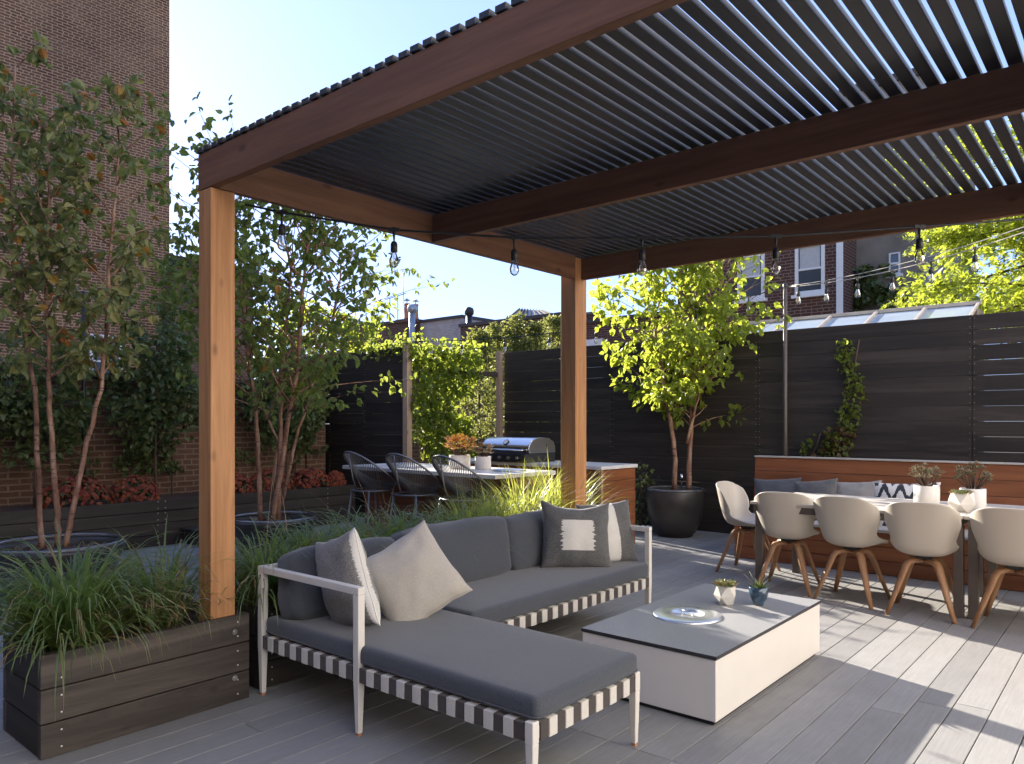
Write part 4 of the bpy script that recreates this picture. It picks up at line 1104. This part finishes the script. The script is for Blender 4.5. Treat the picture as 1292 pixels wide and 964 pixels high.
# chrysanthemums
def mum(label, c, r, h):
    c = Vector(c); T = thing('chrysanthemum', c, label, 'flower', 'rust red chrysanthemums in the long planter')
    m = MB()
    def f():
        v = rv(); v.z = abs(v.z)
        return c+Vector((v.x*r*.9, v.y*r*1.05, v.z*h*.85))
    leaf_cloud(m, 150, f, .05, 0); m.build('foliage', M['leaf_dark'], T)
    m = MB()
    for i in range(230):
        v = rv(); v.z = abs(v.z)*.9+.12; v.normalize(); p = c+Vector((v.x*r, v.y*r*1.15, v.z*h))*random.uniform(.93,1.05)
        s = v.orthogonal().normalized(); t2 = v.cross(s); rr_ = random.uniform(.018,.032)
        pts = [p+s*(rr_*math.cos(k*math.pi/3))+t2*(rr_*math.sin(k*math.pi/3)) for k in range(6)]
        m.add(pts+[p+v*rr_*.6], [(k,(k+1) % 6,6) for k in range(6)])
    m.build('blooms', M['mum'], T)
for (y, r, h), lab in (((.35,.24,.26),'rust red chrysanthemum mound, leftmost in the long planter'), ((1.35,.24,.27),'rust red chrysanthemum mound behind the leftmost birch stems'),
    ((1.95,.22,.26),'rust red chrysanthemum mound right of the leftmost birch stems'), ((3.0,.28,.30),'largest rust red chrysanthemum mound, under the black pole'), ((3.58,.22,.27),'rust red chrysanthemum mound just left of the cedar post'),
    ((4.72,.22,.25),'rust red chrysanthemum mound just right of the cedar post'), ((5.25,.24,.27),'rust red chrysanthemum mound behind the second birch stems'), ((5.85,.22,.26),'rust red chrysanthemum mound at the pier of the brick wall'), ((6.25,.12,.2),'small orange chrysanthemum beside the first bar stool')):
    mum(lab, (-8.46, y, .45), r*1.08, h*1.1)
T = thing('deck_step', (-7.9,4.2,0), 'low dark timber step at the foot of the long black planter', 'step')
m = MB(); m.box(-8.15, -7.65, 3.95, 4.55, .15, .175); m.build('tread', M['black_y'], T, bevel=.004)
m = MB(); m.box(-8.13, -7.68, 3.98, 4.52, .002, .1495); m.build('riser', M['black_y'], T, bevel=.003)
# black pole by the left wall
T = thing('pole', (-8.95,3.25,0), 'slim black pole standing in front of the brick garden wall', 'pole')
m = MB(); m.tube([(-8.95,3.25,.4),(-8.95,3.25,2.75)], .022, 10); m.build('shaft', M['black_metal'], T)
m = MB(); m.lathe((-8.95,3.25,2.752), [(.026,0),(.026,.03),(0,.04)], 12); m.build('cap', M['black_metal'], T)

# ================================================================== STRING LIGHTS
def light_string(label, pts, bulbs, drop, cable_mat, r=.004, scale=1.0, twin=False):
    T = thing('string_light', pts[0], label, 'string lights')
    m = MB(); m.tube(pts, r, 6)
    if twin:
        m.tube([Vector(p)+Vector((0,.01,.03*math.sin(math.pi*i/(len(pts)-1))*1.2+.012)) for i, p in enumerate(pts)], r*.8, 6)
    m.build('cable', cable_mat, T)
    for p in bulbs:
        p = Vector(p); s = scale
        m = MB(); m.bar(p+Vector((-.02,-.017,0)), p+Vector((.02,.017,0)), .016*s, .016*s)
        m.tube([p+Vector((0,0,.012)), p-Vector((0,0,.02*s)), p-Vector((0,0,drop*s))], [.009*s,.007*s,.0035*s], 8)
        m.lathe(p-Vector((0,0,drop*s)), [(.003*s,.004),(.012*s,0),(.0165*s,-.012*s),(.0165*s,-.048*s),(.013*s,-.05*s),(0,-.05*s)], 16); so = m.build('socket', M['black_metal'], T)
        m = MB(); q = p-Vector((0,0,drop*s+.0505*s))
        m.lathe(q, [(.011*s,0),(.014*s,-.012*s),(.021*s,-.03*s),(.0235*s,-.046*s),(.019*s,-.062*s),(.009*s,-.072*s),(0,-.074*s)], 18); b = m.build('bulb', M['bulb'], T)
        m = MB(); m.tube([q+Vector((0,0,-.002*s)), q-Vector((.004*s,0,.025*s)), q-Vector((-.004*s,0,.05*s)), q-Vector((.004*s,0,.052*s)), q-Vector((-.003*s,0,.02*s))], .0012*s, 4); m.build('filament', M['filament'], b, org=T.location)
    return T
inner = [(-3.295,1.91,2.377),(-3.16,2.025,2.339),(-2.752,2.372,2.256),(-2.313,2.745,2.218),(-1.848,3.142,2.218),(-1.359,3.558,2.226),(-.835,4.004,2.272),(-.464,4.319,2.307),(-.2,4.7,2.44)]
light_string('black string of clear bulbs hung under the pergola from the near post', inner, inner[1:7], .058, M['cable'], .0055)
T = thing('light_pole', (-3.11,8.40,0), 'slim dark metal light pole standing at the black fence', 'pole')
m = MB(); m.tube([(-3.11,8.42,0),(-3.11,8.42,2.86)], .022, 12); m.build('shaft', M['bronze'], T)
m = MB(); m.lathe((-3.11,8.42,2.862), [(.027,0),(.027,.03),(.01,.045),(0,.045)], 12); m.build('cap', M['black_metal'], T)
def seg(p, q, n=10, sag=.12): p = Vector(p); q = Vector(q); return [p.lerp(q, i/n)-Vector((0,0,sag*4*(i/n)*(1-i/n))) for i in range(n+1)]
PT = (-3.11,8.42,2.86)
a = seg((-7.51,6.7,2.42), PT, 24, .16); light_string('black string of clear bulbs from the trellis post to the light pole', a, [a[i] for i in (1,4,7,10,13,16,19,22)], .05, M['cable'], .005, 1.15)
a = seg(PT, (.55,6.3,3.05), 20, .18); light_string('pale twin cable string of bulbs from the light pole toward the dining tables', a, [a[i] for i in (1,3,5,7,9,11,14)], .05, M['cable_pale'], .0045, 1.15, True)

# ================================================================== NEIGHBOURS
# glasshouse roof just beyond the fence
T = thing('glasshouse', (-2.7,9.2,0), 'lean-to glasshouse roof with white bars showing above the black fence', 'glasshouse')
x0, x1 = -4.02, -1.42; ya, za, yb, zb_ = 8.75, 2.30, 9.6, 2.635
m = MB(); m.add([(x0,ya,za),(x1,ya,za),(x1,yb,zb_),(x0,yb,zb_)], [(0,1,2,3)]); m.build('glass_roof', M['roof_glass'], T)
m = MB()
for i in range(6): x = x0+(x1-x0)*i/5; m.bar((x,ya,za+.015),(x,yb,zb_+.015), .03,.03)
m.bar((x0-.03,yb,zb_+.02),(x1+.03,yb,zb_+.02), .04,.04); m.build('bars', M['bar_paint'], T, bevel=.004)
m = MB(); m.box(x0+.02, x1-.02, yb+.03, yb+.5, -.09, zb_-.02); m.build('wall', M['stucco'], T)
# brick house with two windows
T = thing('brick_house', (-6,18,0), 'brown brick house with two white sash windows behind the fence', 'house')
YB = 16.0; xl = atY(855,400,YB).x; xr = atY(1062,400,YB).x
m = MB(); m.add([(xl,YB,0),(xr,YB,0),(xr,YB,7.2),(xl,YB,7.2)], [(0,1,2,3)]); m.mi = 1
m.add([(xr,YB,0),(xr,YB+6,0),(xr,YB+6,7.2),(xr,YB,7.2)], [(0,1,2,3)]); m.add([(xl,YB,0),(xl,YB+6,0),(xl,YB+6,7.2),(xl,YB,7.2)], [(0,3,2,1)])
m.build('wall', [M['brick_house'], M['brick_house_x']], T)
m = MB(); m.box(xl-.1, xr+.1, YB-.15, YB+6, 7.202, 7.4); m.build('roof', M['tar'], T)
for pa, pb, y1_, y0_ in ((931,965,318,380),(1003.5,1041,305,373)):
    p = atY(pa, y0_, YB); q = atY(pb, y1_, YB); sash_window(T, p, (1,0,0), q.x-p.x, q.z-p.z, (0,-1,0))
m = MB(); m.box(xr-.09, xr+.03, YB-.06, YB-.003, .5, 7.1); m.build('corner_board', M['white_paint'], T)
# grey rendered house
T = thing('stucco_house', (-2.5,20,0), 'grey rendered house with ivy on its wall beside the brick house', 'house')
YS = 17.0; x0 = atY(1066,400,YS).x; x1 = atY(1165,400,YS).x
m = MB(); m.box(x0, x1, YS, YS+6, 0, 8.4); m.build('wall', M['stucco'], T)
m = MB(); m.box(x0-.1, x1+.1, YS-.1, YS+6.1, 8.402, 8.55); m.build('roof', M['tar'], T)
for pa, pb, y1_, y0_ in ((1122,1136,318,347),(1122,1135,363,386)):
    p = atY(pa, y0_, YS); q = atY(pb, y1_, YS); sash_window(T, p, (1,0,0), q.x-p.x, q.z-p.z, (0,-1,0), False, .1, .03)
Tv = thing('ivy', (x0+.6,YS,0), 'green ivy patch spreading over the grey rendered house', 'climber')
def f_ivy2():
    p = atY(random.uniform(1062,1140), random.uniform(325,402), YS-.06)
    u = (p.x-x0)/1.6
    if p.z > 4.75-.9*abs(u-.35)*2+.8*mnoise.noise(p*1.5) or mnoise.noise(p*2.7) < -.2: return None
    p.y -= abs(random.gauss(0,.08)); return p
m = MB(); leaf_cloud(m, 1000, f_ivy2, .15, 0); m.build('foliage', [M['leaf_dark']], Tv)
m = MB(); m.tube([(x0+.5,YS-.03,0),(x0+.6,YS-.03,2),(x0+.7,YS-.03,3.6)], .03, 5); m.build('stem', M['twig'], Tv)
# honey locust
c = Vector((.0,12.8,0)); T = thing('locust_tree', c, 'large glowing yellow green feathery tree beyond the fence', 'tree')
m = MB(); m.tube([c+Vector((.1*math.sin(k),0,k*.8)) for k in range(6)], [.16-.018*k for k in range(6)], 9)
tips = []
rl = random.Random(11)
for i in range(46):
    a = i*2.4; z = 2.2+2.6*rl.random(); el = R(rl.uniform(-2,58)); L = rl.uniform(1.9,3.5)
    d_ = Vector((math.cos(a)*math.cos(el), math.sin(a)*math.cos(el), math.sin(el)))
    b0 = c+Vector((0,0,z)); pts = [b0]
    for k in range(5): d_ = (d_+Vector((0,0,-.10))+Vector((rl.gauss(0,.12),rl.gauss(0,.12),rl.gauss(0,.1)))).normalized(); pts.append(pts[-1]+d_*L/5)
    m.tube(pts, [.05,.035,.025,.018,.01,.005], 5); tips.append(pts)
m.build('trunk', M['twig'], T)
m = MB()
for pts in tips:
    for j in range(170):
        q = lerp_poly(pts, .25+.75*random.random()**.8)+rv()*random.random()*.34
        d_ = (rv()+Vector((0,0,-.5))).normalized(); s = d_.orthogonal().normalized(); Lf = random.uniform(.12,.2)
        for k in range(5):
            p = q+d_*Lf*k/5
            for sg in (-1,1): leaflet(m, p, (d_*.5+s*sg).normalized(), (rv()+Vector((0,0,1))), random.uniform(.06,.09), .034)
m.build('crown', [M['leaf_locust']], T)
# slender trees behind the middle fence
slim = [(606,418,12.6,'slim feathery tree beyond the trellis gap, beside the wire mesh'),(628,408,13.4,'slim feathery tree peeking over the left end of the middle fence'),(652,400,13.0,'tallest slim feathery tree peeking over the middle fence'),
        (676,412,12.8,'slim feathery tree between the tallest one and the far cedar post'),(700,402,13.5,'slim feathery tree peeking over the fence just left of the far cedar post'),(560,445,12.0,'pale leafy tree showing through the trellis mesh')]
for i, (px, py, D, lab) in enumerate(slim):
    t_ = at(px, py, D); c = Vector((t_.x, t_.y, 0)); h = t_.z
    T = thing('slim_tree', c, lab, 'tree', 'slim trees behind the fence')
    m = MB(); m.tube([c+Vector((.03*math.sin(k+i),.02*math.cos(k),h*k/8)) for k in range(9)], [.03-.003*k for k in range(9)], 6); m.build('trunk', M['twig'], T)
    m = MB()
    for b in range(90):
        z = .35+.65*random.random()**.8; a = random.uniform(0,6.28); L = (.10+.75*(1-z)**.6)*random.uniform(.5,1.15)
        p0 = c+Vector((0,0,h*z)); d0 = Vector((math.cos(a),math.sin(a),random.uniform(.3,1.1))).normalized(); pts = [p0]
        for k in range(4): d0 = (d0+Vector((0,0,-.18))+rv()*.12).normalized(); pts.append(pts[-1]+d0*L/4)
        for k in range(26):
            q = lerp_poly(pts, random.uniform(.1,1))+rv()*.07; ls = random.uniform(.05,.09)
            leaf(m, q, (d0*.6+rv()*.8+Vector((0,0,-.2))).normalized(), (rv()+Vector((0,0,.4))), ls, ls*.45)
    m.build('crown', [M['leaf_mid'] if i == 5 else M['leaf_feather']], T)

# rooftops far behind
def slab(name, label, Y, px0, px1, top, depth, mat, cat='building', rim=None, base=0, rimh=.12):
    a = atY(px0, top, Y); b = atY(px1, top, Y)
    T = thing(name, ((a.x+b.x)/2, Y+depth/2, 0), label, cat)
    m = MB(); m.box(a.x, b.x, Y, Y+depth, base, a.z); m.build('wall', mat, T)
    if rim: m = MB(); m.box(a.x-.06, b.x+.06, Y-.06, Y+depth+.06, a.z+.002, a.z+rimh); m.build('roof', rim, T)
    return T, a.z
Tw, zw = slab('rooftop_building', 'whitewashed brick parapet building far behind the trellis', 22, 519, 583, 409, 6, M['brick_white'], rim=M['tar'])
Tb, z2 = slab('rooftop_building', 'brown brick building far behind, right of the whitewashed parapet', 20.5, 581, 708, 413, 5, M['brick_house'], rim=M['tar'])
p = atY(600,437,20.45); q = atY(612,424,20.45); m = MB(); m.box(p.x, q.x+.1, 20.46, 20.498, p.z-.5, q.z); m.build('window', M['window_glass'], Tb)
Tc, z3 = slab('rooftop_building', 'dark brick stair bulkhead building left of the whitewashed parapet', 21.5, 430, 519, 417, 5, M['brick_house'], rim=M['tar'])
m = MB(); a = atY(499,408,21.4); b = atY(518,408,21.4); m.box(a.x, b.x, 21.4, 24, z3+.13, a.z); m.build('bulkhead', M['brick_house'], Tc)
m = MB()
for i in range(5):
    p = atY(462+i*10, 412, 21.6); m.tube([(p.x,21.6,z3+.12),(p.x,21.6,z3+1.0+.05*i)], .018, 5)
p = atY(462,412,21.6); q = atY(512,412,21.6); m.tube([(p.x,21.6,z3+1.0),(q.x,21.6,z3+1.25)], .018, 5); m.build('railing', M['black_metal'], Tc)
Td, z4 = slab('rooftop_building', 'low brick row building far behind the sunlit birch', 19.5, 704, 870, 412, 5, M['brick_house'], rim=M['tar'])
m = MB(); a = atY(736,425,19.42); b = atY(760,425,19.42); m.box(a.x, b.x, 19.43, 19.498, 2.6, a.z-.1); m.build('shed_panel', M['white_paint'], Td)
# chimneys, pipes, aerial
def chimney_pot(label, px, top, bot, Y, r):
    a = atY(px, top, Y); b = atY(px, bot, Y); T = thing('chimney_pot', (a.x, Y, b.z), label, 'chimney', 'chimney pots on the far roof')
    m = MB(); m.lathe((a.x,Y,b.z), [(r*1.25,-.5),(r*1.25,-.05),(r*1.05,0),(r*.9,(a.z-b.z)*.85),(r*1.1,(a.z-b.z)*.88),(r*1.1,a.z-b.z),(r*.7,a.z-b.z)], 14, cap1=True); m.build('pot', M['terracotta'], T)
    m = MB(); m.lathe((a.x,Y,a.z+.12), [(r*1.3,0),(0,.12)], 14, cap0=True); m.tube([(a.x,Y,a.z-.02),(a.x,Y,a.z+.12)], .02, 5); m.build('cowl', M['zinc'], T)
chimney_pot('orange chimney pot nearest the aerial on the far roof', 513.5, 383, 400, 21.9, .11)
chimney_pot('orange chimney pot right of its twin on the far roof', 524.5, 384, 400, 21.9, .11)
def pipe(name, label, px, top, bot, Y, r, mat, cap=None, cat='pipe'):
    a = atY(px, top, Y); b = atY(px, bot, Y); T = thing(name, (a.x, Y, b.z), label, cat); H_ = a.z-b.z
    m = MB(); m.lathe((a.x,Y,b.z), [(r,-.3),(r,H_),(r*.8,H_)], 14, cap1=True); m.build('tube', mat, T)
    if cap: m = MB(); m.lathe((a.x,Y,a.z), [(r*.9,0),(r*1.5,.08),(r*1.6,.22),(r*1.25,.32),(0,.38)], 16); m.build('cowl', cap, T)
pipe('flue_pipe', 'thick grey flue pipe in front of the whitewashed parapet', 520, 395, 432, 21.2, .13, M['zinc'], M['zinc'])
pipe('roof_vent', 'dark mushroom roof vent on the far brick building', 592, 399, 412, 21.5, .12, M['black_metal'], M['black_metal'], 'vent')
pipe('vent_stub', 'short thin vent stub on the whitewashed parapet', 555, 402, 410, 22.5, .04, M['black_metal'], None, 'vent')
a = atY(508, 341, 22.3); b = atY(511, 392, 22.3); T = thing('aerial', b, 'thin television aerial on the far roof', 'aerial')
m = MB(); m.tube([b-Vector((0,0,.8)), a], .018, 5); m.build('mast', M['zinc'], T)
m = MB(); m.tube([a+Vector((-.25,0,.06)), a+Vector((.2,0,-.08))], .012, 4); m.tube([a+Vector((-.3,-.25,0)), a+Vector((-.2,.25,.1))], .01, 4); m.build('crossbar', M['zinc'], T)
# ribbed hipped skylight
T = thing('roof_skylight', (atY(668,410,22).x,22,z2), 'ribbed zinc hipped skylight on the far brick building', 'skylight')
e0 = atY(634,408,21); e1 = atY(707,408,21); t0 = atY(656,390,22.2); t1 = atY(684,392,22.2); zb_ = e0.z
L0 = Vector((e0.x,21,zb_)); L1 = Vector((e1.x,21,zb_)); L2 = Vector((e1.x,23.4,zb_)); L3 = Vector((e0.x,23.4,zb_))
m = MB(); m.add([L0,L1,L2,L3,t0,t1], [(0,1,5,4),(1,2,5),(2,3,4,5),(3,0,4)])
m.build('roof', M['zinc'], T)
m = MB()
for i in range(9): f = i/8; m.bar(L0.lerp(L1,f)+Vector((0,-.02,.02)), t0.lerp(t1,f)+Vector((0,-.02,.02)), .04,.04)
m.build('ribs', M['tar'], T)
m = MB(); m.box(e0.x+.1, e1.x-.1, 21.1, 23.3, z2+.13, zb_-.003); m.build('curb', M['stucco'], T)
T = thing('chimney', (atY(744,400,20.3).x,20.3,z4), 'square brick chimney just right of the far cedar post', 'chimney')
a = atY(739,397,20.3); b = atY(748,397,20.3); m = MB(); m.box(a.x, b.x, 20.3, 20.7, z4+.13, a.z); m.build('stack', M['brick_house'], T)
m = MB(); m.box(a.x-.04, b.x+.04, 20.26, 20.74, a.z+.002, a.z+.07); m.build('cap', M['stucco'], T)

# pale wall added out of frame at the right to bounce warm low sunlight
HX = 4.6
m = MB(); m.box(HX, HX+.3, -7, 13, -.09, 8.5)
structure('bounce_wall', m, M['render'])

# brick wall added out of frame behind the viewer to cut sky light
m = MB(); m.box(-9.6, HX-.02, -5.3, -5.0, -.09, 6.5)
structure('sky_blocker_wall', m, M['brick_low_y'])

# ================================================================== LIGHT, SKY, CAMERA
AZ, EL = R(162.3), R(22.6)
sd = Vector((math.cos(AZ)*math.cos(EL), math.sin(AZ)*math.cos(EL), math.sin(EL)))
sun = bpy.data.lights.new('sun', 'SUN'); sun.energy = 4.8; sun.angle = R(.53); sun.color = (1, .915, .79)
so = bpy.data.objects.new('sun', sun); C.objects.link(so); so.rotation_euler = sd.to_track_quat('Z', 'Y').to_euler(); so.location = (0,0,20)
wd = bpy.data.worlds.new('World'); sc.world = wd; wd.use_nodes = True; nt = wd.node_tree; nt.nodes.clear()
sky = nt.nodes.new('ShaderNodeTexSky'); sky.sky_type = 'NISHITA'; sky.sun_disc = False; sky.sun_elevation = EL
sky.sun_rotation = math.atan2(sd.x, sd.y); sky.air_density = .8; sky.dust_density = .25; sky.ozone_density = 1.6; sky.altitude = 20
bg = nt.nodes.new('ShaderNodeBackground'); bg.inputs[1].default_value = .085; ow = nt.nodes.new('ShaderNodeOutputWorld')
wb = nt.nodes.new('ShaderNodeMix'); wb.data_type = 'RGBA'; wb.blend_type = 'MULTIPLY'; wb.inputs[0].default_value = 1; wb.inputs[7].default_value = (1.38, 1.68, 2.62, 1)
gm = nt.nodes.new('ShaderNodeGamma'); gm.inputs[1].default_value = .45
nt.links.new(sky.outputs[0], gm.inputs[0]); nt.links.new(gm.outputs[0], wb.inputs[6]); nt.links.new(wb.outputs[2], bg.inputs[0]); nt.links.new(bg.outputs[0], ow.inputs[0])
cam = bpy.data.cameras.new('camera'); co = bpy.data.objects.new('camera', cam); C.objects.link(co)
co.location = (0,0,CAM_H); co.rotation_euler = (R(90), 0, YAW)
cam.sensor_width = 36; cam.lens = 36*FPX/1292; cam.shift_x = (646-CXP)/1292; cam.shift_y = (CYP-482)/1292; cam.clip_end = 1500; cam.clip_start = .05
sc.camera = co
sc.view_settings.view_transform = 'Standard'; sc.view_settings.look = 'None'; sc.view_settings.exposure = 1.92; sc.view_settings.gamma = 1
sc.view_settings.use_curve_mapping = False
sc.render.engine = 'CYCLES'
sc.cycles.max_bounces = 10; sc.cycles.diffuse_bounces = 5; sc.cycles.transparent_max_bounces = 24
sc.cycles.sample_clamp_indirect = 8
sc.cycles.use_denoising = True
